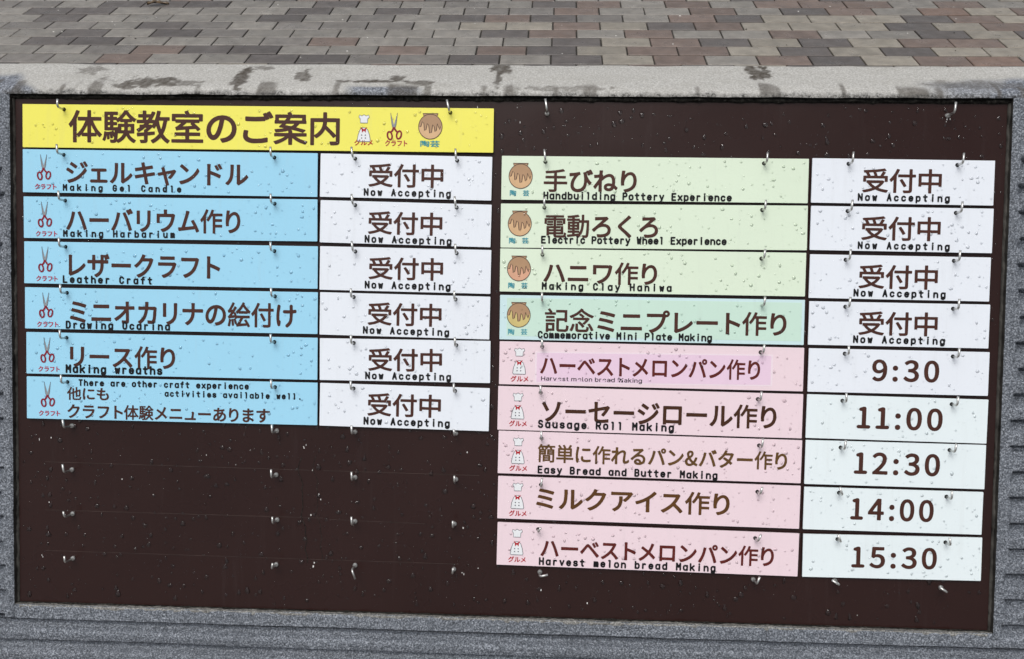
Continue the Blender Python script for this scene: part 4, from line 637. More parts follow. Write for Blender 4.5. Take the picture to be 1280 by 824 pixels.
'mS':[[144,9,33,54,-44,124,-96,222,-100,267,-89,302,-67,332,-33,353,33,358,89,324,120,267,144,240,178,223,222,217,267,227,311,257,328,289,323,333,289,370,111,419,44,452,0,487,-39,533,-74,600,-89,711,-61,822,-20,889,44,944,78,966,156,993,267,996,378,958,456,894,512,800,518,756,510,722,489,689,459,667,389,657,333,687,296,744,267,770,200,780,144,744,132,722,129,678,167,631,367,575,467,504,526,411,547,322,540,244,491,133,411,57,311,12,222,0]],
'ma':[[111,11,33,44,-22,91,-81,189,-101,267,-108,389,-101,500,-71,600,-33,662,19,711,111,754,222,765,322,755,367,739,422,763,489,753,526,722,548,667,548,111,534,56,500,18,456,1,411,4,367,26,322,9,222,0],[164,222,278,223,300,236,318,267,332,378,327,467,306,522,278,542,167,544,144,533,122,500,109,389,113,300,133,244]],
'mb':[[-44,10,-87,44,-108,100,-108,900,-100,933,-78,967,-44,990,0,1000,56,985,100,933,111,754,222,765,322,755,405,722,469,667,524,567,541,500,548,378,541,267,517,178,471,100,408,44,322,9,233,1,122,9,78,24,11,1],[164,222,278,223,300,236,318,267,332,378,327,467,306,522,278,542,167,544,144,533,122,500,109,389,113,300,133,244]],
'md':[[111,11,33,44,-22,91,-81,189,-101,267,-108,378,-101,500,-78,585,-29,667,44,727,133,758,222,765,323,756,332,767,334,911,353,956,378,980,411,996,478,993,527,956,548,900,548,111,540,67,505,22,456,1,411,4,367,26,322,9,222,0],[164,222,278,223,300,236,318,267,332,378,327,467,306,522,278,542,167,544,144,533,122,500,109,389,113,300,133,244]],
'mc':[[144,10,33,61,-47,144,-94,244,-108,333,-107,433,-85,544,-44,625,22,694,133,753,244,764,344,739,438,678,506,589,517,556,515,511,499,478,467,447,400,432,344,454,289,519,256,540,222,546,167,531,134,500,115,456,108,356,122,289,167,234,200,221,233,220,287,244,356,319,389,331,433,331,467,318,498,289,514,256,518,211,501,167,444,93,356,31,244,1]],
'me':[[144,11,33,61,-47,144,-94,244,-108,333,-107,433,-82,556,-11,665,100,741,233,764,356,734,460,656,526,544,547,433,547,378,524,322,477,289,505,233,500,167,422,73,311,14,222,0],[192,222,256,225,317,278,133,282,132,267,153,244],[140,500,302,500,266,533,222,546,178,536]],
'mf':[[144,8,100,41,79,89,76,511,0,520,-44,540,-80,589,-84,644,-65,689,-33,718,11,733,67,733,77,744,84,800,115,878,156,932,189,959,267,994,311,1000,367,994,402,978,433,943,447,900,442,856,400,800,367,785,311,780,294,744,300,734,400,730,440,711,474,667,479,600,456,556,422,529,293,511,288,78,267,38,233,12,189,0]],
'mg':[[178,-200,100,-183,11,-136,-56,-68,-74,-33,-73,33,-29,89,-77,178,-101,267,-108,378,-102,489,-81,578,-22,674,33,721,111,754,222,765,322,755,367,739,411,761,467,761,522,727,548,667,548,89,532,0,478,-91,400,-156,300,-195],[164,222,278,223,300,236,318,267,332,378,327,467,306,522,278,542,167,544,144,533,122,500,109,389,113,300,133,244]],
'mh':[[-44,10,-87,44,-108,100,-108,900,-100,933,-78,967,-44,990,0,1000,56,985,100,933,111,747,222,765,344,740,454,667,515,578,548,444,548,100,522,38,467,3,400,8,353,44,332,100,332,422,322,478,300,511,267,535,211,545,178,538,144,516,118,478,108,422,108,111,100,67,78,33,44,10,0,0]],
'mn':[[-44,10,-87,44,-108,100,-108,656,-93,711,-56,749,-11,764,33,760,78,732,222,765,356,735,456,665,529,544,548,433,548,100,534,56,500,18,444,0,389,13,346,56,332,100,332,422,322,478,289,520,222,546,170,533,140,511,118,478,108,422,108,100,94,56,67,23,33,5,-11,1]],
'mm':[[-44,10,-87,44,-108,100,-108,656,-89,718,-44,755,0,765,56,753,122,764,222,729,256,747,333,765,433,733,497,667,538,567,548,489,548,111,527,44,478,7,411,4,362,33,333,92,300,36,256,6,200,2,142,33,120,67,112,100,111,485,105,78,78,33,44,10,0,0]],
'mi':[[178,9,133,44,112,100,112,667,121,700,144,734,189,761,222,765,256,759,289,740,313,711,326,678,328,100,314,56,278,17,233,1],[178,775,137,800,111,833,97,878,103,933,130,978,167,1004,211,1016,267,1007,310,978,333,943,344,889,335,844,311,808,267,777,222,768]],
'ml':[[178,9,133,44,112,100,112,778,67,793,33,816,11,849,2,889,10,933,32,967,67,991,100,1000,222,1000,267,989,307,956,328,900,326,89,307,44,268,11,222,0]],
'mk':[[-44,10,-87,44,-108,100,-108,900,-100,933,-78,967,-44,990,0,1000,66,978,104,922,111,542,378,757,411,765,456,758,489,738,511,711,526,656,510,600,310,422,531,167,548,100,534,56,500,18,456,1,400,8,362,33,144,284,108,256,108,100,87,44,56,15,22,2]],
'mo':[[111,11,33,44,-22,91,-81,189,-101,267,-108,378,-101,500,-81,578,-33,662,44,727,119,756,211,764,333,752,405,722,458,678,521,578,541,500,548,378,541,267,521,189,471,100,389,35,322,9,233,1],[164,222,278,223,300,236,318,267,332,378,327,467,306,522,278,542,167,544,144,533,122,500,109,389,113,300,133,244]],
'mp':[[-22,-202,-81,-167,-101,-133,-108,-100,-108,656,-99,700,-63,744,-11,764,22,762,78,741,122,756,233,764,322,755,389,730,478,656,516,589,538,511,548,389,542,278,517,178,460,89,408,44,344,17,222,0,111,11,107,-111,90,-156,44,-194],[164,222,278,223,300,236,318,267,332,378,327,467,306,522,278,542,167,544,144,533,122,500,109,389,113,300,133,244]],
'mr':[[22,9,-21,44,-42,100,-42,656,-27,711,11,750,67,765,100,759,144,736,189,754,278,764,344,753,411,722,444,696,467,656,470,611,460,578,433,543,389,520,344,519,267,547,233,539,203,511,182,467,175,422,174,111,167,69,144,34,111,10,67,0]],
'ms':[[133,9,56,35,0,67,-56,122,-86,178,-90,233,-60,289,-11,317,47,322,-22,371,-74,444,-90,522,-74,600,-57,633,-8,689,89,743,167,761,256,763,356,741,448,689,497,633,514,600,515,544,493,500,456,471,397,456,451,422,515,344,538,267,526,178,477,100,389,37,311,10,233,1],[172,222,267,223,311,243,312,256,89,304,80,300,122,247],[344,478,300,527,244,546,189,545,133,522,178,503]],
'mt':[[233,8,189,27,144,62,87,156,68,256,67,532,-11,534,-56,549,-94,589,-108,633,-97,689,-56,733,-22,747,67,753,69,867,79,900,111,939,167,960,222,950,267,911,283,867,289,750,400,749,444,738,487,700,504,644,491,589,444,545,400,533,289,533,284,522,289,233,300,223,356,221,393,200,422,161,431,111,412,56,374,22,311,2]],
'mu':[[156,11,89,27,-4,89,-86,211,-108,322,-108,656,-99,700,-63,744,-11,764,44,755,89,718,108,667,108,344,118,289,151,244,178,227,222,219,289,244,322,289,332,344,332,656,341,700,364,733,400,757,444,765,483,756,526,722,548,667,548,111,540,67,505,22,456,1,411,4,356,30,233,1]],
'mv':[[178,9,144,31,120,67,-98,611,-108,656,-99,700,-67,742,-22,762,33,760,76,733,99,700,222,404,354,722,411,761,478,758,516,733,539,700,548,656,538,611,314,56,289,25,256,6,211,0]],
'mw':[[56,8,11,42,-9,89,-107,644,-93,711,-44,755,22,762,56,749,86,722,122,624,167,672,222,686,282,667,322,614,341,700,377,744,433,765,500,747,539,700,547,644,438,56,411,24,378,6,333,0,300,9,249,56,222,144,197,67,167,26,111,1]],
'mx':[[-44,10,-78,33,-100,67,-108,100,-102,144,78,378,-98,611,-108,667,-86,722,-56,749,-22,762,22,762,56,749,222,558,378,745,444,765,503,744,543,689,542,622,362,378,537,156,548,100,527,44,500,18,467,3,422,1,389,13,356,41,222,207,66,22,11,1]],
'my':[[22,-202,-11,-189,-46,-156,-63,-111,-60,-67,-44,-33,-11,-3,22,10,78,13,117,111,-102,622,-108,667,-99,700,-67,742,-22,762,33,760,76,733,99,700,222,413,233,417,354,722,411,761,456,764,489,753,516,733,539,700,545,633,250,-144,222,-180,178,-201]],
'm.':[[211,0,167,12,124,44,101,89,96,133,111,183,144,222,189,244,233,247,278,234,318,200,340,156,344,111,330,67,300,29,256,5]],
}
for _k in GL:
    GL[_k] = [[(l[i] / 1000, l[i + 1] / 1000) for i in range(0, len(l), 2)] for l in GL[_k]]
ADV = {}


def inside(p, loop):
    c = False
    for (x0, y0), (x1, y1) in zip(loop, loop[1:] + loop[:1]):
        if (y0 > p[1]) != (y1 > p[1]) and p[0] < x0 + (p[1] - y0) / (y1 - y0) * (x1 - x0): c = not c
    return c


def glyph_tris(key):
    """each separate stroke with its own holes, filled on its own"""
    if key not in ADV:
        mb = MB()
        depth = [sum(inside(l[0], k) for k in GL[key] if k is not l) for l in GL[key]]
        for l, d in zip(GL[key], depth):
            if d % 2 == 0:
                mb.flat([l] + [h for h, e in zip(GL[key], depth) if e == d + 1 and inside(h[0], l)], 0.0)
        ADV[key] = mb
    return ADV[key]


def text_part(name, style, text, u0, u1, v0, v1, z, mat, parent):
    """one printed line fitted to the box u0..u1, v0..v1 (J: ink box, E: first cap box, monospaced)"""
    mb = MB()
    if style == 'E':
        caph = v1 - v0
        n = len(text)
        body = 0.62 * caph
        adv = (u1 - u0 - body) / (n - 1)
        for i, ch in enumerate(text):
            if ch == ' ': continue
            g = glyph_tris('m' + ch)
            mb.add([(u0 + adv * i + (p[0] + 0.108) * caph * 0.97, v0 + p[1] * caph, z) for p in g.v], g.f)
    else:
        pre = 'n' if style in 'JK' else 's'
        pen, pts = 0.0, []
        for ch in text:
            if ch == ' ':
                pen += 0.28; continue
            g = glyph_tris(pre + ch)
            xs = [p[0] for p in g.v]
            if style == 'J' and ch in '0123459:':
                off = pen - min(xs); w_ = max(xs) - min(xs) + (0.16 if ch != ':' else 0.20)
                if ch == ':': off += 0.02
            elif style == 'S':
                off = pen - min(xs); w_ = max(xs) - min(xs) + 0.115
            elif ch == '&':
                off = pen; w_ = 0.72
            else:
                sq = {'ャ': 0.80, 'ェ': 0.84, 'リ': 0.90, 'ト': 0.84, 'り': 0.86, 'ュ': 0.88}.get(ch, 0.97)
                off = pen - (1 - sq) / 2; w_ = sq
            pts.append((g, off))
            pen += w_
        allx = [p[0] + o for g, o in pts for p in g.v]
        ally = [p[1] for g, o in pts for p in g.v]
        a, b_, c, d = min(allx), max(allx), min(ally), max(ally)
        sx, sy = (u1 - u0) / (b_ - a), (v1 - v0) / (d - c)
        for g, o in pts:
            mb.add([(u0 + (p[0] + o - a) * sx, v0 + (p[1] - c) * sy, z) for p in g.v], g.f)
    return link(name, mb.mesh(name, mat), parent)


# ------------------------------------------------------------------ measured layout (millimetres on the sign face)
HOOKS = [
    (-629.4, 354.1, 88, 11), (-69.2, 352.6, 103, 15), (-630.2, 289.0, 92, 12.5), (-628.3, 223.1, 92, 12.5), (-628.2, 156.3, 92, 12.5), (-626.7, 89.6, 92, 12.5),
    (-627.9, 24.1, 92, 12.5), (-626.6, -40.7, 92, 12.5), (-623.3, -105.7, 98, 12.5), (-623.8, -170.8, 98, 12.5), (-623.3, -236.4, 100, 9), (-623.3, -303.1, 92, 10),
    (-321.4, 287.5, 92, 12.5), (-320.9, 221.7, 92, 12.5), (-321.0, 154.0, 92, 12.5), (-320.0, 89.0, 92, 12.5), (-320.5, 23.1, 92, 12.5), (-319.6, -42.3, 92, 12.5),
    (-318.3, -106.7, 92, 12.5), (-319.1, -171.4, 92, 12.5), (-317.4, -237.6, 90, 10), (-318.6, -303.8, 78, 9), (-204.8, 286.9, 97, 14), (-204.3, 220.9, 97, 14),
    (-203.6, 154.9, 97, 14), (-205.5, 89.7, 92, 12.5), (-205.0, 23.7, 92, 12.5), (-204.9, -42.0, 92, 12.5), (-203.3, -105.6, 92, 12.5), (-202.8, -172.3, 92, 12.5),
    (-202.4, -236.9, 92, 12.5), (-201.9, -301.7, -68, 14), (-58.8, 285.4, 93, 14), (-58.7, 219.1, 95, 14), (-57.9, 154.3, 92, 12.5), (-58.7, 88.5, 92, 12.5),
    (-56.9, 22.9, 92, 12.5), (-57.8, -42.8, 92, 12.5), (-56.5, -104.7, 95, 9), (-55.7, -171.8, 90, 10), (-57.2, -236.8, 90, 10), (-57.2, -303.5, 80, 9),
    (67.4, 353.4, 99, 16), (66.4, 284.6, 97, 15), (66.0, 220.4, 92, 12.5), (64.3, 153.8, 92, 12.5), (65.0, 88.1, 92, 12.5), (66.1, 22.9, 92, 12.5),
    (64.8, -42.9, 92, 12.5), (67.1, -108.5, 92, 13), (67.3, -175.5, 82, 13), (64.3, -240.1, 60, 8), (67.8, -303.8, 15, 12), (371.9, 285.0, 88, 12.5),
    (371.0, 220.0, 86, 12.5), (371.6, 152.2, 86, 12.5), (373.4, 86.7, 86, 12.5), (374.1, 20.4, 86, 12.5), (371.9, -46.1, 86, 12.5), (375.4, -112.0, 84, 12.5),
    (374.7, -178.2, 75, 11), (373.4, -244.9, 68, 11), (373.6, -305.9, 72, 11), (623.2, 353.7, 86, 14), (488.3, 285.4, 88, 14), (488.9, 219.8, 88, 14),
    (488.3, 152.0, 86, 14), (489.8, 86.3, 86, 14), (491.1, 20.4, 92, 12.5), (489.8, -46.0, 92, 12.5), (489.3, -112.4, 84, 13), (488.9, -176.8, 113, 12),
    (488.8, -243.2, 115, 12), (488.6, -304.1, 148, 13), (636.8, 284.9, 88, 14), (637.2, 218.9, 88, 14), (636.6, 152.4, 88, 14), (637.8, 85.8, 88, 14),
    (640.1, 19.1, 86, 13), (640.8, -48.0, 86, 13), (640.1, -112.7, 84, 12), (638.1, -178.8, 92, 12), (638.9, -243.7, 101, 11), (637.1, -310.2, 148, 13),
]
# plate: centre u, centre v, width, height, tilt, [(style, text, u0, u1, v0, v1) in the plate's own frame]
LAYOUT = {
    'title': (-349.3, 329.2, 683.3, 61.9, -0.00422, [('J', '体験教室のご案内', -273.5, 122.2, -23.6, 23.8)]),
    'c1': (-475.0, 264.4, 432.3, 62.0, -0.00649, [('J', 'ジェルキャンドル', -151.5, 116.0, -18.7, 14.8),
        ('E', 'Making Gel Candle', -156.6, 18.2, -28.2, -18.1)]),
    'c2': (-474.5, 198.6, 431.3, 59.9, 0.00003, [('J', 'ハーバリウム作り', -152.5, 103.9, -20.7, 14.2),
        ('E', 'Making Harbarium', -157.1, 7.9, -28.0, -17.4)]),
    'c3': (-474.0, 132.2, 431.8, 60.8, -0.00472, [('J', 'レザークラフト', -149.7, 73.9, -20.1, 14.6),
        ('E', 'Leather Craft', -158.4, -25.5, -29.2, -17.6)]),
    'c4': (-473.6, 66.3, 431.6, 60.1, -0.00271, [('J', 'ミニオカリナの絵付け', -148.8, 185.3, -22.4, 13.8),
        ('E', 'Drawing Ocarina', -154.9, -0.3, -29.4, -17.5)]),
    'c5': (-472.9, 0.5, 430.6, 60.7, -0.00305, [('J', 'リース作り', -149.9, 6.5, -20.3, 13.0),
        ('E', 'Making wreaths', -156.4, -12.4, -28.5, -15.5)]),
    'c6': (-472.6, -65.0, 430.0, 61.7, -0.00327, [('J', '他にも', -154.8, -92.2, -2.4, 16.9),
        ('J', 'クラフト体験メニューあります', -154.3, 145.7, -29.5, -7.9),
        ('E', 'There are other craft experience', -137.4, 114.6, 18.5, 28.5),
        ('E', 'activities available well.', -9.5, 192.3, 5.6, 15.0)]),
    's1': (-132.1, 261.7, 245.7, 61.5, -0.01249, [('J', '受付中', -53.3, 54.0, -15.3, 18.3),
        ('E', 'Now Accepting', -59.6, 65.0, -28.1, -17.2)]),
    's2': (-132.0, 195.5, 245.2, 60.2, -0.01663, [('J', '受付中', -53.5, 53.2, -16.4, 16.8),
        ('E', 'Now Accepting', -57.9, 66.7, -28.8, -17.6)]),
    's3': (-131.9, 129.5, 246.1, 62.3, -0.01021, [('J', '受付中', -52.3, 54.9, -14.7, 17.9),
        ('E', 'Now Accepting', -57.6, 65.9, -27.9, -16.6)]),
    's4': (-132.0, 64.0, 245.2, 61.0, -0.01216, [('J', '受付中', -53.0, 53.5, -14.9, 18.4),
        ('E', 'Now Accepting', -59.6, 64.8, -27.6, -16.4)]),
    's5': (-131.1, -0.4, 246.4, 60.4, 0.00035, [('J', '受付中', -52.7, 54.0, -15.9, 17.6),
        ('E', 'Now Accepting', -57.0, 67.0, -28.0, -16.8)]),
    's6': (-131.2, -67.4, 245.5, 61.9, -0.01235, [('J', '受付中', -53.2, 53.2, -14.5, 19.2),
        ('E', 'Now Accepting', -58.5, 66.4, -27.4, -15.8)]),
    'r1': (219.2, 261.4, 429.1, 61.6, -0.00164, [('J', '手びねり', -154.8, -23.9, -19.4, 13.1),
        ('E', 'Handbuilding Pottery Experience', -155.0, 109.1, -30.0, -18.7)]),
    'r2': (219.3, 195.0, 429.8, 62.2, 0.00337, [('J', '電動ろくろ', -152.9, 7.3, -16.9, 16.2),
        ('E', 'Electric Pottery Wheel Experience', -157.5, 103.2, -25.2, -13.9)]),
    'r3': (218.9, 130.9, 429.3, 61.0, -0.00208, [('J', 'ハニワ作り', -152.8, 7.7, -18.7, 13.3),
        ('E', 'Making Clay Haniwa', -154.9, 28.4, -27.3, -16.1)]),
    'r4': (219.2, 63.8, 428.7, 63.4, -0.00183, [('J', '記念ミニプレート作り', -150.1, 189.7, -20.2, 14.3),
        ('E', 'Commemorative Mini Plate Making', -159.7, 86.2, -29.5, -18.4)]),
    'r5': (219.8, -2.0, 429.3, 61.5, -0.00479, [('J', 'ハーベストメロンパン作り', -156.3, 154.2, -16.9, 12.4),
        ('S', 'Harvest melon bread Making', -154.6, -11.3, -25.8, -17.9)]),
    'r6': (219.4, -67.5, 431.0, 62.8, -0.00785, [('J', 'ソーセージロール作り', -152.4, 179.2, -19.5, 14.5),
        ('E', 'Sausage Roll Making', -157.7, 35.7, -27.5, -15.2)]),
    'r7': (220.3, -131.7, 430.0, 61.3, -0.01063, [('J', '簡単に作れるパン&バター作り', -158.4, 194.9, -13.0, 13.6),
        ('E', 'Easy Bread and Butter Making', -157.8, 97.9, -29.2, -17.6)]),
    'r8': (220.2, -197.0, 429.3, 61.5, -0.00924, [('J', 'ミルクアイス作り', -159.3, 115.9, -15.9, 17.2)]),
    'r9': (220.2, -264.9, 429.3, 62.0, -0.01259, [('J', 'ハーベストメロンパン作り', -151.8, 180.3, -18.5, 10.7),
        ('E', 'Harvest melon bread Making', -153.8, 98.6, -29.2, -17.5)]),
    't1': (563.0, 261.2, 249.2, 61.7, -0.00614, [('J', '受付中', -55.0, 53.3, -15.8, 18.0),
        ('E', 'Now Accepting', -60.8, 64.9, -27.5, -16.6)]),
    't2': (563.3, 195.2, 249.9, 61.5, -0.00564, [('J', '受付中', -54.7, 53.8, -15.9, 17.9),
        ('E', 'Now Accepting', -59.1, 66.9, -28.3, -17.5)]),
    't3': (562.9, 127.9, 247.8, 61.1, -0.00598, [('J', '受付中', -55.9, 52.6, -16.1, 18.0),
        ('E', 'Now Accepting', -62.4, 64.0, -27.5, -16.4)]),
    't4': (564.0, 62.3, 248.2, 61.2, -0.00442, [('J', '受付中', -55.2, 53.5, -15.7, 18.2),
        ('E', 'Now Accepting', -62.1, 64.2, -27.0, -15.8)]),
    't5': (565.6, -4.0, 249.0, 61.3, -0.00530, [('J', '9:30', -36.2, 56.4, -13.9, 17.2)]),
    't6': (565.5, -70.1, 250.2, 61.9, -0.01134, [('J', '11:00', -55.0, 63.5, -15.6, 16.4)]),
    't7': (565.2, -134.9, 249.7, 62.5, -0.00723, [('J', '12:30', -56.7, 62.4, -15.2, 16.6)]),
    't8': (564.4, -200.6, 248.4, 60.6, -0.00640, [('J', '14:00', -58.9, 56.7, -14.8, 17.1)]),
    't9': (565.3, -267.2, 248.6, 61.7, 0.00482, [('J', '15:30', -56.3, 62.5, -16.3, 15.0)]),
}

# ------------------------------------------------------------------ ground and paving
grd = MB().add([(-600, -600, -0.010), (600, -600, -0.010), (600, 900, -0.010), (-600, 900, -0.010)], [(0, 1, 2, 3)])
tag(link('ground', grd.mesh('ground', M['ground'])), kind='structure')

PL, PW, GAP = 0.23, 0.115, 0.0068
PX0, PY0 = -2.23421, 2.93331          # back left corner of a paver in the first row seen behind the stone
ROWS = [                              # colour of each paver, row by row; first number: index of the first one
    (-1, 'glbllddggdldtblbdtbrl'),
    (-2, 'llgbddllblbdtbbtdtdtt'),
    (-3, 'lddlllgblllldtbdtdtbbtd'),
    (-4, 'lldldgllllldblbllblldtdb'),
    (-5, 'lggldglggglttbtdbtttdtb'),
    (-5, 'ldlllldlgldbdglbdtttdbt'),
    (-6, 'lddlllldldlggbllbldblrtbb'),
    (-7, 'ggldddlldllgldblblbbblbl'),
]


def paver_mesh(mat):
    mb = MB()
    x, y, c, h = (PL - GAP) / 2, (PW - GAP) / 2, 0.0035, 0.0025
    a = [(-x, -y), (x, -y), (x, y), (-x, y)]
    b = [(-x + c, -y + c), (x - c, -y + c), (x - c, y - c), (-x + c, y - c)]
    vs = [(p[0], p[1], -0.06) for p in a] + [(p[0], p[1], -h) for p in a] + [(p[0], p[1], 0) for p in b]
    fs = [(8, 9, 10, 11)]
    for i in range(4):
        j = (i + 1) % 4
        fs += [(i, j, 4 + j, 4 + i), (4 + i, 4 + j, 8 + j, 8 + i)]
    return mb.add(vs, fs).mesh('paver', mat)


PM = {k: paver_mesh(m) for k, m in PAVER.items()}
pav = empty('pavement', Matrix.Identity(4))
tag(pav, kind='structure')
rr = random.Random(3)
count = 0
placed = set()
for row in range(-1, 11):
    if 0 <= row < 8:
        first, codes = ROWS[row]
        first -= 1
        codes = rr.choice('lgd') + codes + ''.join(rr.choice('ltbd') for _ in range(2))
    else:
        first, codes = -1 - (row * 7) // 8, ''.join(rr.choice('lltgdbb') for _ in range(24 + (row > 7)))
        if row > 8: first, codes = first - 1, codes + rr.choice('ltb')
    for i, ch in enumerate(codes):
        k = first + i
        x = PX0 + PL * (k + 0.508 * row) + PL / 2
        y = PY0 + PW * row - PW / 2
        o = bpy.data.objects.new('paver', PM[ch])
        COL.objects.link(o)
        o.parent = pav
        o.location = (x + rr.uniform(-.0008, .0008), y + rr.uniform(-.0008, .0008), rr.uniform(-0.0012, 0.0006))
        o.rotation_euler = (rr.uniform(-.006, .006), rr.uniform(-.003, .003), rr.uniform(-.004, .004))
        placed.add((row, k))
        count += 1
# the rest of the paving around and in front of the stone, as one joined part
keys = 'lltgdbbr'
st = MB()
base = [PM['l'].vertices[i].co.copy() for i in range(12)]
bf = [tuple(p.vertices) for p in PM['l'].polygons]
for row in range(-34, 30):
    for k in range(-26, 36):
        kk = k - int(0.508 * row)
        if (row, kk) in placed: continue
        x = PX0 + PL * (kk + 0.508 * row) + PL / 2
        y = PY0 + PW * row - PW / 2
        mi = rr.randrange(8)
        dz = rr.uniform(-0.001, 0.0006)
        st.add([(p.x + x, p.y + y, p.z + dz) for p in base], bf, mi)
me = st.mesh('pavers_beyond', [PAVER[c] for c in keys])
tag(link('pavers_beyond', me, pav), kind='stuff')

# ------------------------------------------------------------------ stone plinth
plinth = empty('granite_plinth', Matrix.Identity(4))
tag(plinth, 'blue grey granite plinth with ridged leaning face and pale top, behind the brown board', 'plinth')
FW = 0.004                                        # the stone face stands this far in front of w = 0


def face_pt(U, V, W):
    s, c = math.sin(LEAN), math.cos(LEAN)
    return np.stack([U, V * s - W * c, V * c + W * s + CZ], -1)


def prof(t):                                      # ridge profile, t = 0 at the dark line, growing downwards
    return np.interp(t, [0, 0.002, 0.116, 0.122, 0.21, 0.33, 0.50, 0.60, 0.99, 1.0],
                     [-0.019, -0.019, -0.019, -0.0095, -0.0115, -0.0120, -0.0012, 0.0010, -0.0004, -0.0012])


def rough(U, V, s=1.0):
    return s * (0.0006 * vnoise(U * 45, V * 60, 5) + 0.0006 * vnoise(U * 110, V * 130, 9) + 0.0008 * vnoise(U * 14, V * 20, 2))


HALF = 0.95
OU, OV0, OV1 = 0.7085, -0.3715, 0.3755            # opening for the board


def side_fn(sgn, phase, pitch):
    def fn(U, V):
        t = ((phase - V) / pitch) % 1.0
        edge = np.abs(U) - OU
        m = np.clip((edge - 0.012 - 0.006 * vnoise(V * 30, V * 0, 4)) / 0.012, 0, 1)
        m = m * m * (3 - 2 * m)
        m = m * np.clip((0.335 - V) / 0.02, 0, 1)
        top = np.clip((V - 0.352) / 0.02, 0, 1)
        near = np.clip(1 - edge / 0.004, 0, 1)
        return face_pt(U, V, FW + m * prof(t) + rough(U, V) - 0.0025 * near)
    return fn


vs_ = np.arange(-0.3905, 0.3765, 0.0012)
for sgn, phase, pitch in ((-1, -0.350, 0.0365), (1, -0.3582, 0.0363)):
    us = np.concatenate([np.arange(OU, OU + 0.08, 0.0022), np.arange(OU + 0.08, HALF + 0.003, 0.006)])
    us = us if sgn > 0 else -us[::-1]
    tag(link('granite_panel', grid_mesh('granite_panel', us, vs_, side_fn(sgn, phase, pitch), M['granite']), plinth),
        'rough ridged granite beside the %s edge of the board' % ('left' if sgn < 0 else 'right'))

# border stones under the board, with tight joints
joints = [-OU + 0.0005, -0.350, 0.0219, 0.3918, OU - 0.0005]
for a, b in zip(joints[:-1], joints[1:]):
    us = np.linspace(a + 0.0003, b - 0.0003, int((b - a) / 0.004))
    vv = np.linspace(-0.3915, OV0, 11)

    def fn(U, V, a=a, b=b):
        e = np.minimum(U - a, b - U)
        lip = np.clip(1 - (OV0 - V) / 0.0015, 0, 1)
        return face_pt(U, V, FW + rough(U, V, 0.9) - 0.0016 * np.clip(1 - e / 0.003, 0, 1) - 0.002 * lip)
    link('border_stone', grid_mesh('border_stone', us, vv, fn, M['granite']), plinth)

# ridged courses below
edges = [-0.3935, -0.4240, -0.4550, -0.4865, -0.518, -0.5495, -0.581, -0.6125, -0.644, -0.6755, -0.707, -0.7365]
for i, (a, b) in enumerate(zip(edges[:-1], edges[1:])):
    near = i < 3
    us = np.arange(-HALF, HALF + 0.003, 0.004 if near else 0.02)
    vv = np.concatenate([[a], a + (b - a) * np.array([0.04, 0.115, 0.123, 0.16, 0.21, 0.27, 0.32, 0.40, 0.44, 0.48, 0.52, 0.56, 0.62, 0.74, 0.88, 1.0])])[::-1]

    def fn(U, V, a=a, b=b):
        t = np.clip((a - V) / (a - b), 0, 1)
        wob = 0.0012 * vnoise(U * 6, V * 0 + i, 11)
        return face_pt(U, V + wob, FW + prof(t) + rough(U, V) * (t > 0.02))
    link('ridged_course', grid_mesh('ridged_course', us, vv, fn, M['granite']), plinth)

# undersides closing the step between the margin and the first ridge, and the solid core behind
core = MB()
s_, c_ = math.sin(LEAN), math.cos(LEAN)
fp = lambda v, w_: (v * s_ - w_ * c_, v * c_ + w_ * s_ + CZ)
prof_pts = [fp(-0.7365, -0.03), fp(0.360, -0.03), (0.302, fp(0.360, -0.03)[1]), (0.302, 0.0)]
for x0, x1 in ((-HALF + 0.004, HALF - 0.004),):
    vs = [(x0, *p) for p in prof_pts] + [(x1, *p) for p in prof_pts]
    core.add(vs, [(0, 3, 2, 1), (4, 5, 6, 7), (0, 1, 5, 4), (1, 2, 6, 5), (2, 3, 7, 6)])
link('core', core.mesh('core', M['granite']), plinth)
for sgn in (-1, 1):
    ck = MB()
    pts = [fp(-0.7365, -0.031), fp(-0.7365, 0.001), fp(0.375, 0.001), fp(0.375, -0.031)]
    x0, x1 = (HALF - 0.001, HALF + 0.004) if sgn > 0 else (-HALF - 0.004, -HALF + 0.001)
    ck.add([(x0, *p) for p in pts] + [(x1, *p) for p in pts], [(0, 3, 2, 1), (4, 5, 6, 7), (0, 1, 5, 4), (1, 2, 6, 5), (2, 3, 7, 6), (3, 0, 4, 7)])
    link('end_stone', ck.mesh('end_stone', M['granite']), plinth)
shelf = MB()
for v in edges[:1]:
    shelf.add(face_pt(np.array([-HALF, HALF, HALF, -HALF]), np.array([v + .0022, v + .0022, v, v]), np.array([FW, FW, -0.03, -0.03])).tolist(), [(0, 1, 2, 3)])
link('margin_underside', shelf.mesh('margin_underside', M['granite']), plinth)

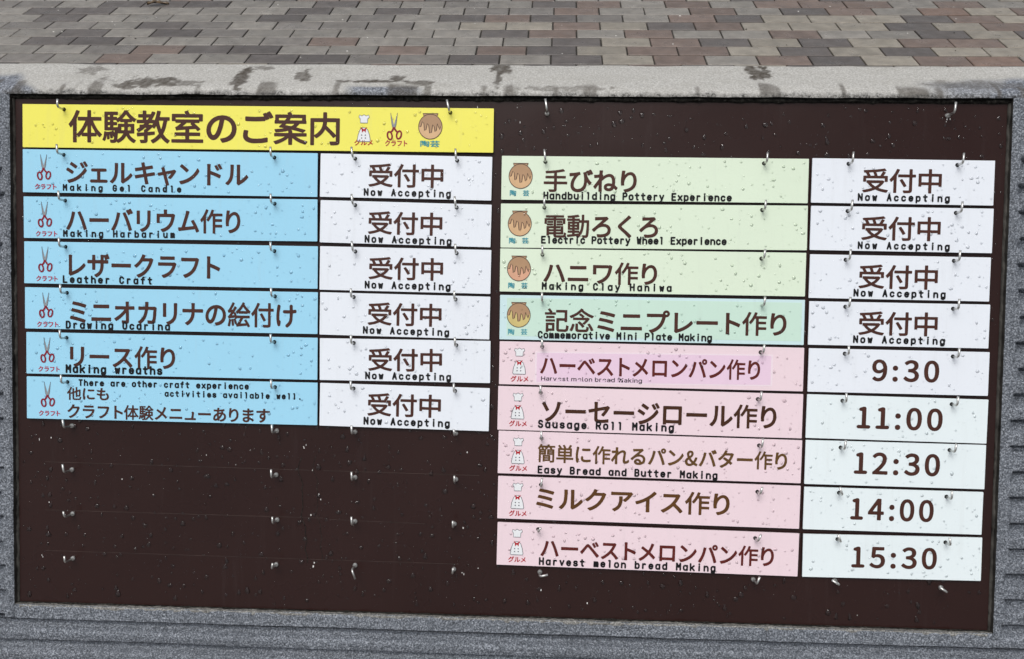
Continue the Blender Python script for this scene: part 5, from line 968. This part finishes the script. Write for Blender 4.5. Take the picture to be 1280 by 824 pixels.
# coping: rounded front arris, then the almost level top
ZT = 0.3175 + CZ
YB = 0.3135
v_e = 0.3755
p0 = face_pt(np.array(0.), np.array(v_e), np.array(FW))[1:]
arc_pts = []
fr = Vector((p0[0], p0[1]))
d0 = Vector((math.sin(LEAN), math.cos(LEAN)))
kk = (ZT - fr.y) / d0.y
corner = fr + d0 * kk
end = corner + Vector((0.022, 0))
for i in range(13):
    t = i / 12
    arc_pts.append(fr * (1 - t) ** 2 + corner * 2 * t * (1 - t) + end * t * t)
prof_c = [tuple(p) for p in arc_pts]
for i in range(1, 24):
    t = i / 23
    prof_c.append((end.x + (YB - 0.004 - end.x) * t, ZT))
for i in range(1, 5):
    a = i / 4 * math.pi / 2
    prof_c.append((YB - 0.004 + 0.004 * math.sin(a), ZT - 0.004 + 0.004 * math.cos(a)))
prof_c += [(YB, ZT - 0.05), (YB, ZT - 0.3), (YB, 0.0)]
PC = np.array(prof_c)
S = np.concatenate([[0], np.cumsum(np.hypot(*np.diff(PC, axis=0).T))])
us = np.arange(-HALF, HALF + 0.002, 0.0032)


def cop_fn(U, T):
    i = T.astype(int)
    y, z = PC[i, 0], PC[i, 1]
    flat = (z > ZT - 0.06)
    n = 0.0003 * vnoise(U * 60, y * 90, 3) + 0.0009 * vnoise(U * 18, y * 25, 8)
    chip = np.clip(1 - S[i] / 0.012, 0, 1) * 0.0028 * np.clip(vnoise(U * 70, U * 0, 21) + 0.1 + 0.8 * vnoise(U * 23, U * 0, 22), 0, 1)
    return np.stack([U, y + chip - 0.5 * n * (~flat), z + n * flat - chip * 0.4], -1)


cme = grid_mesh('coping', us, np.arange(len(PC)), cop_fn, M['coping'])
Uc, Tc = np.meshgrid(us, np.arange(len(PC)))
s = S[Tc.astype(int)]
tot = end.x - fr.x
# stains: (centre u, centre distance back from the arris, half width, half depth, strength)
W0 = 0.0
STAINS = [(-0.615, 0.075, 0.022, 0.020, .6), (-0.510, 0.030, 0.058, 0.020, .95), (-0.455, 0.026, 0.03, 0.012, .7), (-0.585, 0.02, 0.012, 0.03, .6),
          (-0.378, 0.050, 0.013, 0.048, 1.), (-0.360, 0.088, 0.020, 0.009, .7), (-0.290, 0.055, 0.014, 0.024, .9),
          (-0.185, 0.036, 0.055, 0.006, 1.), (-0.150, 0.050, 0.012, 0.012, .95), (-0.115, 0.030, 0.020, 0.010, .85), (0.000, 0.085, 0.018, 0.022, 1.),
          (-0.004, 0.045, 0.006, 0.034, .9), (0.09, 0.016, 0.065, 0.008, .55),
          (0.372, 0.078, 0.020, 0.036, 1.), (0.66, 0.034, 0.075, 0.016, .5)]
stain = np.zeros_like(s)
for k, (cu, cs, hu, hs_, a) in enumerate(STAINS):
    q = ((Uc - cu) / hu) ** 2 + ((s - cs) / hs_) ** 2
    q = q + 0.45 * vnoise(Uc * 70 + k, s * 90, 31) + 0.6 * vnoise(Uc * 190, s * 210, 32)
    stain = np.maximum(stain, a * np.clip((0.95 - q) / 0.35, 0, 1))
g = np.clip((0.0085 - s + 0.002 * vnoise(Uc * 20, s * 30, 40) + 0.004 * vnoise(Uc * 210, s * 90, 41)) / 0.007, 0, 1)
drip = np.clip((vnoise(Uc * 90, s * 8, 42) - 0.35) / 0.2, 0, 1) * np.clip((0.034 - s + 0.012 * vnoise(Uc * 30, s * 0, 43)) / 0.01, 0, 1)
stain = np.maximum(stain, drip * 0.75)
e_in = np.abs(Uc) - 0.66
bare = np.clip((0.012 + 0.050 * np.clip(e_in / 0.06, 0, 1) - s + 0.008 * vnoise(Uc * 35, s * 40, 44)) / 0.02, 0, 1) * np.clip((e_in + 0.01) / 0.03, 0, 1)
bare = np.maximum(bare, np.clip((0.024 - s + 0.006 * vnoise(Uc * 30, s * 40, 47)) / 0.008, 0, 1) * np.clip((0.06 - np.abs(Uc + 0.165)) / 0.02, 0, 1))
bare = np.maximum(bare, 0.8 * np.clip((0.055 - s + 0.01 * vnoise(Uc * 30, s * 40, 48)) / 0.02, 0, 1) * np.clip((Uc - 0.58) / 0.05, 0, 1))
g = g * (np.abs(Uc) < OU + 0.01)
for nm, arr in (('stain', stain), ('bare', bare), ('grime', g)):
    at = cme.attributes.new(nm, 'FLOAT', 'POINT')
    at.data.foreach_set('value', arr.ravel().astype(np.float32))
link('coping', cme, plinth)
for sgn in (-1, 1):                                # ends of the coping
    ce = MB()
    x = sgn * (HALF + 0.0005)
    pts = [(x, float(p[0]), float(p[1])) for p in PC[:40]] + [(x, float(YB), 0.25 + CZ), (x, *fp(0.360, -0.02))]
    ce.add(pts, [tuple(range(len(pts)))[::sgn]])
    link('coping_end', ce.mesh('coping_end', M['granite']), plinth)

# ------------------------------------------------------------------ the board, its sealant and hooks
sign = empty('sign_board', FACE)
tag(sign, 'large dark brown painted board with rows of steel hooks, set into the granite plinth face', 'sign board')
BU, BV0, BV1, BW = 0.7045, -0.3700, 0.3700, -0.006
link('board', MB().box((-BU, BV0, BW - 0.012), (BU, BV1, BW)).mesh('board', M['board']), sign)


def bead(name, a, b, width, height, seed, mat, base=None):
    """irregular bead of filler running from a to b round the board"""
    a, b = Vector(a), Vector(b)
    n = int((b - a).length / 0.004)
    r_ = random.Random(seed)
    d = (b - a).normalized()
    q = Vector((-d.y, d.x, 0))
    mb = MB()
    vs, fs = [], []
    w1 = h1 = 0
    for i in range(n + 1):
        p = a + (b - a) * i / n
        w1 = w1 * 0.5 + r_.uniform(-1, 1) * width * 0.35
        h1 = h1 * 0.5 + r_.uniform(-1, 1) * height * 0.4
        ww, hh = width + w1, height + h1
        for k in range(5):
            t = k / 4 * math.pi
            vs.append(tuple(p + q * (math.cos(t) * ww) + Vector((0, 0, (BW - 0.002 if base is None else base) + math.sin(t) * hh))))
    for i in range(n):
        for k in range(4):
            fs.append((i * 5 + k, (i + 1) * 5 + k, (i + 1) * 5 + k + 1, i * 5 + k + 1))
    mb.add(vs, fs)
    return link(name, mb.mesh(name, mat, True), sign)


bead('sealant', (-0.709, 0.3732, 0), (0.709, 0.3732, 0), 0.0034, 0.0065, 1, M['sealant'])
bead('sealant', (-0.709, -0.3725, 0), (0.709, -0.3725, 0), 0.0026, 0.0050, 2, M['sealant'])
bead('sealant', (-0.7075, -0.373, 0), (-0.7075, 0.373, 0), 0.0026, 0.0034, 3, M['filler'])
bead('sealant', (0.7075, -0.373, 0), (0.7075, 0.373, 0), 0.0024, 0.0034, 4, M['filler'])
ls = bead('limescale', (-0.70, -0.3738, 0), (0.70, -0.3738, 0), 0.0024, 0.0006, 9, M['limescale'], FW - 0.0006)
ls.parent = plinth
ls.matrix_world = FACE
# inner edges of the stone opening
rim = MB()
z0, z1 = -0.03, 0.0016
rim.add([(-OU, OV0, z0), (OU, OV0, z0), (OU, OV0, z1), (-OU, OV0, z1)], [(3, 2, 1, 0)], 0)
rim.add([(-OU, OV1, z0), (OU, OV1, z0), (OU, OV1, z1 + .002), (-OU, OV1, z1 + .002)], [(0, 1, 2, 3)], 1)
rim.add([(-OU, OV0, z0), (-OU, OV1, z0), (-OU, OV1, z1), (-OU, OV0, z1)], [(0, 1, 2, 3)], 2)
rim.add([(OU, OV0, z0), (OU, OV1, z0), (OU, OV1, z1), (OU, OV0, z1)], [(3, 2, 1, 0)], 2)
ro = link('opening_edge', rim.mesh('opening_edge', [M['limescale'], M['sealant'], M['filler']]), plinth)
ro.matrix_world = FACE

# faint ridges left on the bare board where plates used to hang
seam_m = plain('dull_residue', (0.042, 0.026, 0.023), 0.5, var=0.4)
r_ = random.Random(12)
for (u0, v0, u1, v1) in ((-0.665, -0.160, -0.27, -0.1635), (-0.250, -0.1635, -0.022, -0.1655), (-0.665, -0.2318, -0.25, -0.2335), (-0.665, -0.2925, -0.05, -0.296),
                         (-0.240, -0.2352, -0.10, -0.238)):
    mb = MB()
    n = 60
    pts = []
    for i in range(n + 1):
        t = i / n
        pts.append((u0 + (u1 - u0) * t, v0 + (v1 - v0) * t + r_.uniform(-.0002, .0002)))
    for i in range(n):
        if True:
            mb.ribbon(pts[i:i + 2], 0.0009, BW + 0.0004)
    link('residue_line', mb.mesh('residue_line', seam_m), sign)
cr = MB()
p, pts = Vector((-0.282, -0.145)), []
for i in range(40):
    pts.append(tuple(p)); p = p + Vector((r_.uniform(-.0016, .0019), -0.0040))
cr.ribbon(pts, 0.0010, BW + 0.0004)
cr.ribbon([(x + .022, y + .004) for x, y in pts], 0.0006, BW + 0.0004)
link('scratch', cr.mesh('scratch', M['sealant']), sign)

# small flat white specks at set spots on the board
speck_m = plain('white_speck_tone', (0.75, 0.74, 0.72), 0.5)
ch = MB()
spots = [(-0.672, -0.302, 3), (-0.672, -0.125, 2), (-0.66, -0.215, 1), (-0.278, -0.133, 4), (-0.266, -0.17, 2), (-0.268, -0.235, 2), (-0.264, -0.300, 4), (-0.255, -0.205, 3),
         (-0.04, -0.135, 1), (-0.045, -0.24, 2), (-0.043, -0.305, 3), (-0.02, -0.30, 2), (0.625, 0.352, 4), (0.626, 0.345, 3), (0.028, 0.345, 2), (0.026, 0.362, 1), (-0.034, 0.367, 2),
         (-0.655, -0.13, 2), (-0.50, -0.20, 2), (-0.55, -0.19, 1), (0.14, -0.39 + .04, 1), (0.52, -0.352, 2), (0.07, -0.335, 2), (-0.42, -0.14, 1), (-0.38, -0.155, 1), (0.458, 0.277, 1)]
for u, v, n in spots:
    for k in range(max(1, n - 1)):
        cu, cv = u + r_.uniform(-.003, .003), v + r_.uniform(-.008, .008)
        a = r_.uniform(.0004, .0010); b = r_.uniform(.0007, .0022)
        P = [(cu + a * math.cos(t) * r_.uniform(.6, 1.2), cv + b * math.sin(t) * r_.uniform(.6, 1.2)) for t in [j * math.pi / 3 for j in range(6)]]
        ch.flat([P], BW + 0.0005)
tag(link('white_speck', ch.mesh('white_speck', speck_m), sign), kind='stuff')

# hooks: a shank square to the board, then an arm
PLATES = {k: (p[0] / 1000, p[1] / 1000, p[2] / 1000, p[3] / 1000, p[4]) for k, p in LAYOUT.items()}
hook_cache = {}
HOLES = {k: [] for k in PLATES}
for hu, hv, ang, ln in HOOKS:
    u, v = hu / 1000, hv / 1000
    on = None
    for k, (cu, cv, pw, ph, ta) in PLATES.items():
        if abs(u - cu) < pw / 2 and abs(v - cv) < ph / 2:
            on = k
            ca, sa = math.cos(-ta), math.sin(-ta)
            HOLES[k].append(((u - cu) * ca - (v - cv) * sa, (u - cu) * sa + (v - cv) * ca))
    key = (ang, ln, on is None)
    if key not in hook_cache:
        a = math.radians(ang)
        D = 0.0225
        r0 = 0.0045
        pts = [(0, 0, -0.002), (0, 0, D - r0)]
        for i in range(1, 6):
            t = i / 5 * math.pi / 2
            q = r0 * (1 - math.cos(t))
            pts.append((math.cos(a) * q, math.sin(a) * q, D - r0 + r0 * math.sin(t)))
        L = ln / 1000
        pts.append((math.cos(a) * L, math.sin(a) * L, D + 0.0003))
        me = MB().tube(pts, 0.0016, 10).mesh('hook', M['steel'], True)
        cp = MB()
        for (zz, rr_, zz2, rr2) in ((0, .0034, .0022, .0034), (.0022, .0034, .0034, .0022)):
            vs = [(rr_ * math.cos(t), rr_ * math.sin(t), zz) for t in [j * math.pi / 7 for j in range(14)]] + \
                 [(rr2 * math.cos(t), rr2 * math.sin(t), zz2) for t in [j * math.pi / 7 for j in range(14)]]
            cp.add(vs, [(j, (j + 1) % 14, 14 + (j + 1) % 14, 14 + j) for j in range(14)])
        cp.add([(.0022 * math.cos(t), .0022 * math.sin(t), .0034) for t in [j * math.pi / 7 for j in range(14)]], [tuple(range(14))])
        hook_cache[key] = (me, cp.mesh('collar', M['steel'], False))
    me, cp = hook_cache[key]
    ho = link('hook', me, sign, Matrix.Translation((u, v, BW)))
    if on is None:
        link('collar', cp, ho)

# ------------------------------------------------------------------ water drops
def drops_mesh(n, w_, h_, z, seed, smin=0.0007, smax=0.0030, avoid=None, tear=0.5, mat='water', wild=1.0):
    r_ = random.Random(seed)
    mb = MB()
    SEG = 10
    done = []
    tries = 0
    while len(done) < n and tries < n * 6:
        tries += 1
        x, y = r_.uniform(-w_ / 2, w_ / 2), r_.uniform(-h_ / 2, h_ / 2)
        r = smin + (smax - smin) * r_.random() ** 2.6
        if avoid and avoid(x, y): continue
        if abs(x) > w_ / 2 - r * 1.6 or abs(y) > h_ / 2 - r * 2: continue
        if any((x - a) ** 2 + (y - b) ** 2 < (r + c) ** 2 * 1.5 for a, b, c in done): continue
        done.append((x, y, r))
        te = r_.uniform(0, 1) ** 2 * tear * (r > 0.0012)
        sx = r_.uniform(0.75, 1.15)
        rot = r_.uniform(-0.3, 0.3)
        ph = [r_.uniform(-.13, .13) * wild for _ in range(3)]
        hs_ = 1.0 if mat == 'water_deep' else 0.66
        rings = ((1.0, 0.0), (0.92, 0.19 * hs_), (0.70, 0.35 * hs_), (0.37, 0.46 * hs_))
        vs = []
        for rad, hh in rings:
            for k in range(SEG):
                t = 2 * math.pi * k / SEG
                rr_ = r * rad * (1 + ph[0] * math.cos(2 * t) + ph[1] * math.sin(3 * t) + ph[2] * math.cos(t))
                px, py = math.cos(t) * rr_ * sx, math.sin(t) * rr_
                if py > 0:
                    px *= 1 - 0.45 * te * (py / r); py *= 1 + te * 1.1
                vs.append((x + px * math.cos(rot) - py * math.sin(rot), y + px * math.sin(rot) + py * math.cos(rot), z + hh * r))
        vs.append((x, y - 0.1 * r, z + 0.49 * r * hs_))
        fs = []
        for a in range(3):
            for k in range(SEG):
                l = (k + 1) % SEG
                fs.append((a * SEG + k, a * SEG + l, (a + 1) * SEG + l, (a + 1) * SEG + k))
        fs += [(3 * SEG + k, 3 * SEG + (k + 1) % SEG, 4 * SEG) for k in range(SEG)]
        mb.add(vs, fs)
    return mb.mesh('water_drops', M[mat], True)


def under_plate(x, y):
    for cu, cv, pw, ph, ta in PLATES.values():
        if abs(x - cu) < pw / 2 + .002 and abs(y - cv) < ph / 2 + .002: return True
    return False


bd = link('water_drops', drops_mesh(1500, 2 * BU - .004, BV1 - BV0 - .004, BW - 0.0001, 99, 0.0007, 0.0042, under_plate, 1.0, 'water_deep', 1.7), sign)
tag(bd, kind='stuff')

# ------------------------------------------------------------------ hanging plates
def ell(cx, cy, rx, ry, n=28, a0=0, a1=360):
    return [(cx + rx * math.cos(math.radians(a0 + (a1 - a0) * i / n)), cy + ry * math.sin(math.radians(a0 + (a1 - a0) * i / n))) for i in range(n)]


def icon_scissors(parent, x, y, s, z):
    """pivot at x, y; s = overall height"""
    mb = MB()
    for sg, ti in ((1, .035), (-1, .0)):
        # blade from the pivot upwards, slightly open
        a = math.radians(90 + sg * 13)
        d = Vector((math.cos(a), math.sin(a)))
        q = Vector((-d.y, d.x)) * sg
        o_ = Vector((x, y))
        tip = o_ + d * s * 0.56
        P = [o_ - d * s * .05 - q * s * .03, o_ - d * s * .05 + q * s * .045, o_ + d * s * .15 + q * s * .05, tip]
        mb.flat([[tuple(p) for p in P]], z + 0.00003 * (sg + 1), 0)
        mb.ribbon([tuple(P[1]), tuple(P[2]), tuple(P[3])], s * .018, z + .0001 + 0.00002 * (sg + 1), 2)
    # the long handles: shafts and loops
    for sg, dx in ((1, -.15), (-1, .19)):
        mb.ribbon([(x + .01 * s * sg, y + .02 * s), (x + dx * s * .45, y - s * .12), (x + dx * s * .8, y - s * .17)], s * .065, z + .0001 + .00004 * (sg + 1), 1)
        cx, cy = x + dx * s, y - s * (.29 if sg > 0 else .26)
        ca = math.radians(12 * sg)
        L_ = [(cx + s * .085 * math.cos(t) * math.cos(ca) - s * .145 * math.sin(t) * math.sin(ca), cy + s * .085 * math.cos(t) * math.sin(ca) + s * .145 * math.sin(t) * math.cos(ca)) for t in [j * math.pi / 12 for j in range(24)]]
        mb.ribbon(L_, s * .06, z + .0002 + .00003 * (sg + 1), 1, closed=True)
    return link('scissors_print', mb.mesh('scissors_print', [M['blade_ink'], M['handle_ink'], M['grey_line']]), parent)


def icon_pot(parent, x, y, s, z, body='pot_light'):
    """centre x, y; s = width"""
    mb = MB()
    h = s * .52
    E_ = ell(x, y - s * .03, s * .5, h, 40)
    neck = [(x - s * .33, y + h * 1.0), (x + s * .33, y + h * 1.0), (x + s * .29, y + h * .84), (x + s * .33, y + h * .55), (x - s * .33, y + h * .55), (x - s * .29, y + h * .84)]
    mb.flat([E_], z, 0)
    mb.flat([neck], z + .00008, 1)
    top = [(px, py) for px, py in ell(x, y - s * .03, s * .5, h, 24, 180, -15) if py >= y - s * .04]
    dr = [(.44, -.02), (.40, -.16), (.36, -.06), (.30, .10), (.26, -.18), (.20, -.24), (.16, -.02), (.10, .05), (.05, -.28), (-.03, -.30), (-.07, .04), (-.13, .10), (-.18, -.15), (-.25, -.20), (-.28, .12), (-.34, .18), (-.40, -.02), (-.46, -.04)]
    drip = [(x + a * s, y + b * s) for a, b in dr]
    gl = [p for p in ell(x, y - s * .03, s * .497, h * .995, 20, 178, 0)] + drip
    mb.flat([gl], z + .00015, 1)
    mb.ribbon(drip, s * .03, z + .00022, 2)
    mb.ribbon(E_, s * .028, z + .00025, 2, closed=True)
    mb.ribbon([neck[5], neck[0], neck[1], neck[2]], s * .028, z + .00028, 2)
    return link('pot_print', mb.mesh('pot_print', [M[body], M['pot_glaze'], M['outline_ink']]), parent)


def icon_cook(parent, x, y, s, z):
    """a cook's hat over a buttoned jacket; x, y = middle, s = overall height"""
    mb = MB()
    hw = s * .17
    hat = [(x - hw * .8, y + s * .20), (x - hw * .85, y + s * .36), (x - hw * 1.15, y + s * .41), (x - hw * 1.0, y + s * .50), (x - hw * .45, y + s * .46), (x, y + s * .51),
           (x + hw * .5, y + s * .46), (x + hw * 1.05, y + s * .50), (x + hw * 1.2, y + s * .41), (x + hw * .85, y + s * .36), (x + hw * .8, y + s * .20)]
    coat = [(x - s * .06, y + s * .02), (x - s * .15, y - s * .06), (x - s * .22, y - s * .26), (x - s * .25, y - s * .46), (x - s * .23, y - s * .50), (x + s * .23, y - s * .50), (x + s * .25, y - s * .46),
            (x + s * .22, y - s * .26), (x + s * .15, y - s * .06), (x + s * .06, y + s * .02)]
    for P in (hat, coat):
        mb.flat([P], z, 0)
        mb.ribbon(P, s * .022, z + .0001, 1, closed=True)
    mb.flat([[(x - s * .13, y + s * .05), (x, y - s * .04), (x + s * .13, y + s * .05), (x + s * .08, y - s * .05), (x + s * .07, y - s * .17), (x, y - s * .09), (x - s * .07, y - s * .17), (x - s * .08, y - s * .05)]], z + .0002, 2)
    for bx in (-.08, .06):
        for by in (-.26, -.37):
            mb.flat([ell(x + s * bx, y + s * by, s * .026, s * .026, 8)], z + .0002, 1)
    return link('cook_jacket_print', mb.mesh('cook_jacket_print', [M['white_ink'], M['grey_line'], M['red_ink']]), parent)


def rrect(w_, h_, r=0.0008):
    out = []
    for cx, cy, a0 in ((w_ / 2 - r, h_ / 2 - r, 0), (-w_ / 2 + r, h_ / 2 - r, 90), (-w_ / 2 + r, -h_ / 2 + r, 180), (w_ / 2 - r, -h_ / 2 + r, 270)):
        out += [(cx + r * math.cos(math.radians(a0 + 30 * i)), cy + r * math.sin(math.radians(a0 + 30 * i))) for i in range(4)]
    return out


NAMES = {
    'c1': 'making gel candle', 'c2': 'making harbarium', 'c3': 'leather craft', 'c4': 'drawing ocarina', 'c5': 'making wreaths',
    'r1': 'handbuilding pottery', 'r2': 'electric pottery wheel', 'r3': 'making clay haniwa', 'r4': 'commemorative mini plate',
    'r5': 'upper harvest melon bread', 'r6': 'sausage roll making', 'r7': 'easy bread and butter', 'r8': 'milk ice cream', 'r9': 'lowest harvest melon bread'}
SPEC = {
    'title': ('title_plate', 'long yellow title plate with cook, scissors and pot pictures at the top left', 'title sign', 'yellow', 'brown_ink'),
    'c6': ('craft_plate', 'lowest sky blue plate, with two lines of small writing about other craft activities', 'sign plate', 'blue', 'brown_ink'),
    'r4': ('pottery_plate', 'blue green commemorative mini plate making sign with a mint sticker and yellow pot', 'sign plate', 'teal', 'brown_ink'),
    'r5': ('food_plate', 'pink harvest melon bread plate carrying a lilac sticker, topmost of the pink plates', 'sign plate', 'pink', 'redbrown_ink'),
    'r9': ('food_plate', 'lowest pink plate, the harvest melon bread making sign without a sticker', 'sign plate', 'pink', 'redbrown_ink'),
    'r8': ('food_plate', 'pink plate with ochre Japanese lettering for milk ice cream and no English line', 'sign plate', 'pink', 'ochre_ink'),
    'r7': ('food_plate', 'pink easy bread and butter making plate with golden brown Japanese lettering', 'sign plate', 'pink', 'gold_ink'),
    'r6': ('food_plate', 'pink sausage roll making plate with dark brown Japanese lettering', 'sign plate', 'pink', 'darkbrown_ink'),
}
for k in ('c1', 'c2', 'c3', 'c4', 'c5'):
    SPEC[k] = ('craft_plate', 'sky blue %s plate with scissors picture and brown Japanese lettering' % NAMES[k], 'sign plate', 'blue', 'brown_ink')
for k in ('r1', 'r2', 'r3'):
    SPEC[k] = ('pottery_plate', 'pale green %s plate with brown pot picture' % NAMES[k], 'sign plate', 'green', 'brown_ink')
for i in range(1, 6):
    SPEC['s%d' % i] = ('status_plate', 'white now accepting plate hanging directly right of the blue %s plate' % NAMES['c%d' % i], 'sign plate', 'white', 'brown_ink')
SPEC['s6'] = ('status_plate', 'white now accepting plate at the bottom of the left half, above the bare brown board', 'sign plate', 'white', 'brown_ink')
for i in range(1, 5):
    SPEC['t%d' % i] = ('status_plate', 'white now accepting plate hanging directly right of the green %s plate' % NAMES['r%d' % i], 'sign plate', 'white', 'brown_ink')
for i, tm in zip(range(5, 10), ('9:30', '11:00', '12:30', '14:00', '15:30')):
    SPEC['t%d' % i] = ('time_plate', 'white time plate reading %s beside the pink %s plate' % (tm, NAMES['r%d' % i]), 'sign plate', 'white' if i == 5 else 'paleblue_white', 'brown_ink')
GROUPS = {'craft_plate': 'blue craft plates', 'pottery_plate': 'green pottery plates', 'food_plate': 'pink food plates', 'status_plate': 'white now accepting plates', 'time_plate': 'white time plates'}

TH = 0.0022
for idx, (k, (cu, cv, pw, ph, ta)) in enumerate(PLATES.items()):
    name, label, cat, colour, ink = SPEC[k]
    root = empty(name, FACE @ Matrix.Translation((cu, cv, 0)) @ Matrix.Rotation(ta, 4, 'Z') @ Matrix.Rotation(rng.uniform(-.006, .006), 4, 'X') @ Matrix.Rotation(rng.uniform(-.003, .003), 4, 'Y'))
    tag(root, label, cat, GROUPS.get(name))
    holes = [ell(hx, hy, .0029, .0029, 14)[::-1] for hx, hy in HOLES[k]]
    pm = MB().slab(rrect(pw, ph), holes, -TH, 0)
    pm.flat([rrect(pw, ph)] + holes, -TH)
    link('panel', pm.mesh('panel', M[colour]), root)
    L, T_ = -pw / 2, ph / 2
    z = 0.00025
    mm = 0.001
    if k == 'r4':
        P = [(L + .010, T_ - .004), (pw / 2 - .004, T_ - .004), (pw / 2 - .004, -T_ + .005), (L + .010, -T_ + .005)]
        link('sticker', MB().slab(P[::-1], [], 0.00003, 0.0002).mesh('sticker', M['sticker_green']), root)
    if k == 'r5':
        P = [(L + .051, T_ - .0135), (pw / 2 - .043, T_ - .0105), (pw / 2 - .043, -T_ + .006), (L + .051, -T_ + .0025)]
        Q = [(L + .0535, T_ - .0155), (pw / 2 - .0455, T_ - .0125), (pw / 2 - .0455, -T_ + .008), (L + .0535, -T_ + .0045)]
        link('laminate', MB().slab(P[::-1], [], 0.00003, 0.0002).mesh('laminate', M['laminate']), root)
        link('sticker', MB().slab(Q[::-1], [], 0.00021, 0.0003).mesh('sticker', M['sticker_pink']), root)
    z = 0.0004
    for (sty, txt, a, b, c, d) in LAYOUT[k][5]:
        part = {'J': 'japanese_lettering', 'E': 'english_lettering', 'S': 'english_lettering'}[sty]
        if txt[0].isdigit(): part = 'time_figures'
        text_part(part, sty, txt, a * mm, b * mm, c * mm, d * mm, z + (0.0002 if sty != 'J' else 0), M[ink] if sty == 'J' else M['black_ink'], root)
    # pictures
    if k == 'title':
        icon_cook(root, L + .4985, T_ - .0297, .0375, z)
        text_part('caption', 'J', 'グルメ', L + .485, L + .5115, T_ - .0540, T_ - .0455, z, M['red_ink'], root)
        icon_scissors(root, L + .5415, T_ - .0285, .0385, z)
        text_part('caption', 'J', 'クラフト', L + .529, L + .561, T_ - .0545, T_ - .0460, z, M['crimson_ink'], root)
        icon_pot(root, L + .5935, T_ - .0255, .0335, z)
        text_part('caption', 'J', '陶芸', L + .5795, L + .607, T_ - .0550, T_ - .0460, z, M['teal_ink'], root)
    elif name == 'craft_plate':
        icon_scissors(root, L + .0310, T_ - .0275, .0370, z)
        text_part('caption', 'J', 'クラフト', L + .0180, L + .0500, T_ - .0575, T_ - .0495, z, M['crimson_ink'], root)
    elif name == 'pottery_plate':
        body = {'r3': 'pot_rose', 'r4': 'pot_gold'}.get(k, 'pot_light')
        icon_pot(root, L + .0270, T_ - .0275, .0330, z, body)
        mb_l = text_part('caption', 'J', '陶', L + .0120, L + .0210, T_ - .0565, T_ - .0480, z, M['teal_ink'], root)
        mb_l = text_part('caption', 'J', '芸', L + .0305, L + .0395, T_ - .0565, T_ - .0480, z, M['teal_ink'], root)
    elif name == 'food_plate':
        icon_cook(root, L + .0285, T_ - .0280, .0370, z)
        text_part('caption', 'J', 'グルメ', L + .0165, L + .0420, T_ - .0575, T_ - .0490, z, M['red_ink'], root)
    nd = int(pw * ph * 6000) + 12

    def keep_off(x, y, hs=HOLES[k]):
        return any((x - a) ** 2 + (y - b) ** 2 < .006 ** 2 for a, b in hs)
    tag(link('water_drops', drops_mesh(nd, pw, ph, -0.0001, 200 + idx, 0.0005, 0.0027, keep_off), root), kind='stuff')

# ------------------------------------------------------------------ litter on the paving
dm = plain('pale_grit', (0.62, 0.61, 0.58), 0.7)
db = plain('dark_grit', (0.03, 0.026, 0.022), 0.8)
gb = MB()
r_ = random.Random(44)
for i in range(70):
    x, y = r_.uniform(-2.6, 3.0), r_.uniform(2.85, 3.8)
    s = r_.uniform(.002, .006)
    vs = [(x + s * a * r_.uniform(.6, 1.2), y + s * b * r_.uniform(.6, 1.2), c * s * .6) for a, b, c in ((-1, 0, 0), (0, -1, 0), (1, 0, 0), (0, 1, 0), (0, 0, 1.2))]
    gb.add(vs, [(0, 1, 4), (1, 2, 4), (2, 3, 4), (3, 0, 4)], 0 if r_.random() < .55 else 1)
tag(link('grit', gb.mesh('grit', [dm, db])), 'scattered pale and dark grit lying on the paving', 'grit', kind='stuff')

lm, t, b = new_mat('dead_leaf')
v = coords(t)
t.links.new(ramp(t, noise(t, v, 60, 4), [(0.35, (0.035, 0.022, 0.012)), (0.65, (0.14, 0.09, 0.045))]), b.inputs['Base Color'])
lf = MB()
n = 10
vs = []
for i in range(n + 1):
    t_ = i / n
    wd = 0.016 * math.sin(math.pi * min(1, t_ * 1.05 + .02)) ** .8 + .0008
    x = -0.055 + 0.11 * t_
    zc = 0.006 + 0.006 * math.sin(t_ * 5)
    vs += [(x, wd + .004 * math.sin(t_ * 4), zc + .009 * (1 + .4 * math.sin(i * 2.3))), (x, .004 * math.sin(t_ * 4), zc - .002), (x, -wd + .004 * math.sin(t_ * 4), zc + .006 * (1 + .5 * math.cos(i * 1.7)))]
fs = []
for i in range(n):
    fs += [(3 * i + 1, 3 * i + 4, 3 * i + 3, 3 * i), (3 * i + 2, 3 * i + 5, 3 * i + 4, 3 * i + 1)]
lf.add(vs, fs)
leaf = link('fallen_leaf', lf.mesh('fallen_leaf', lm, True))
LEAFPOS = (-2.02, 3.66, 0.001)
leaf.location = LEAFPOS
leaf.rotation_euler = (0, 0, 0.35)
tag(leaf, 'curled dead brown leaf lying on the grey pavers at the far left', 'leaf')
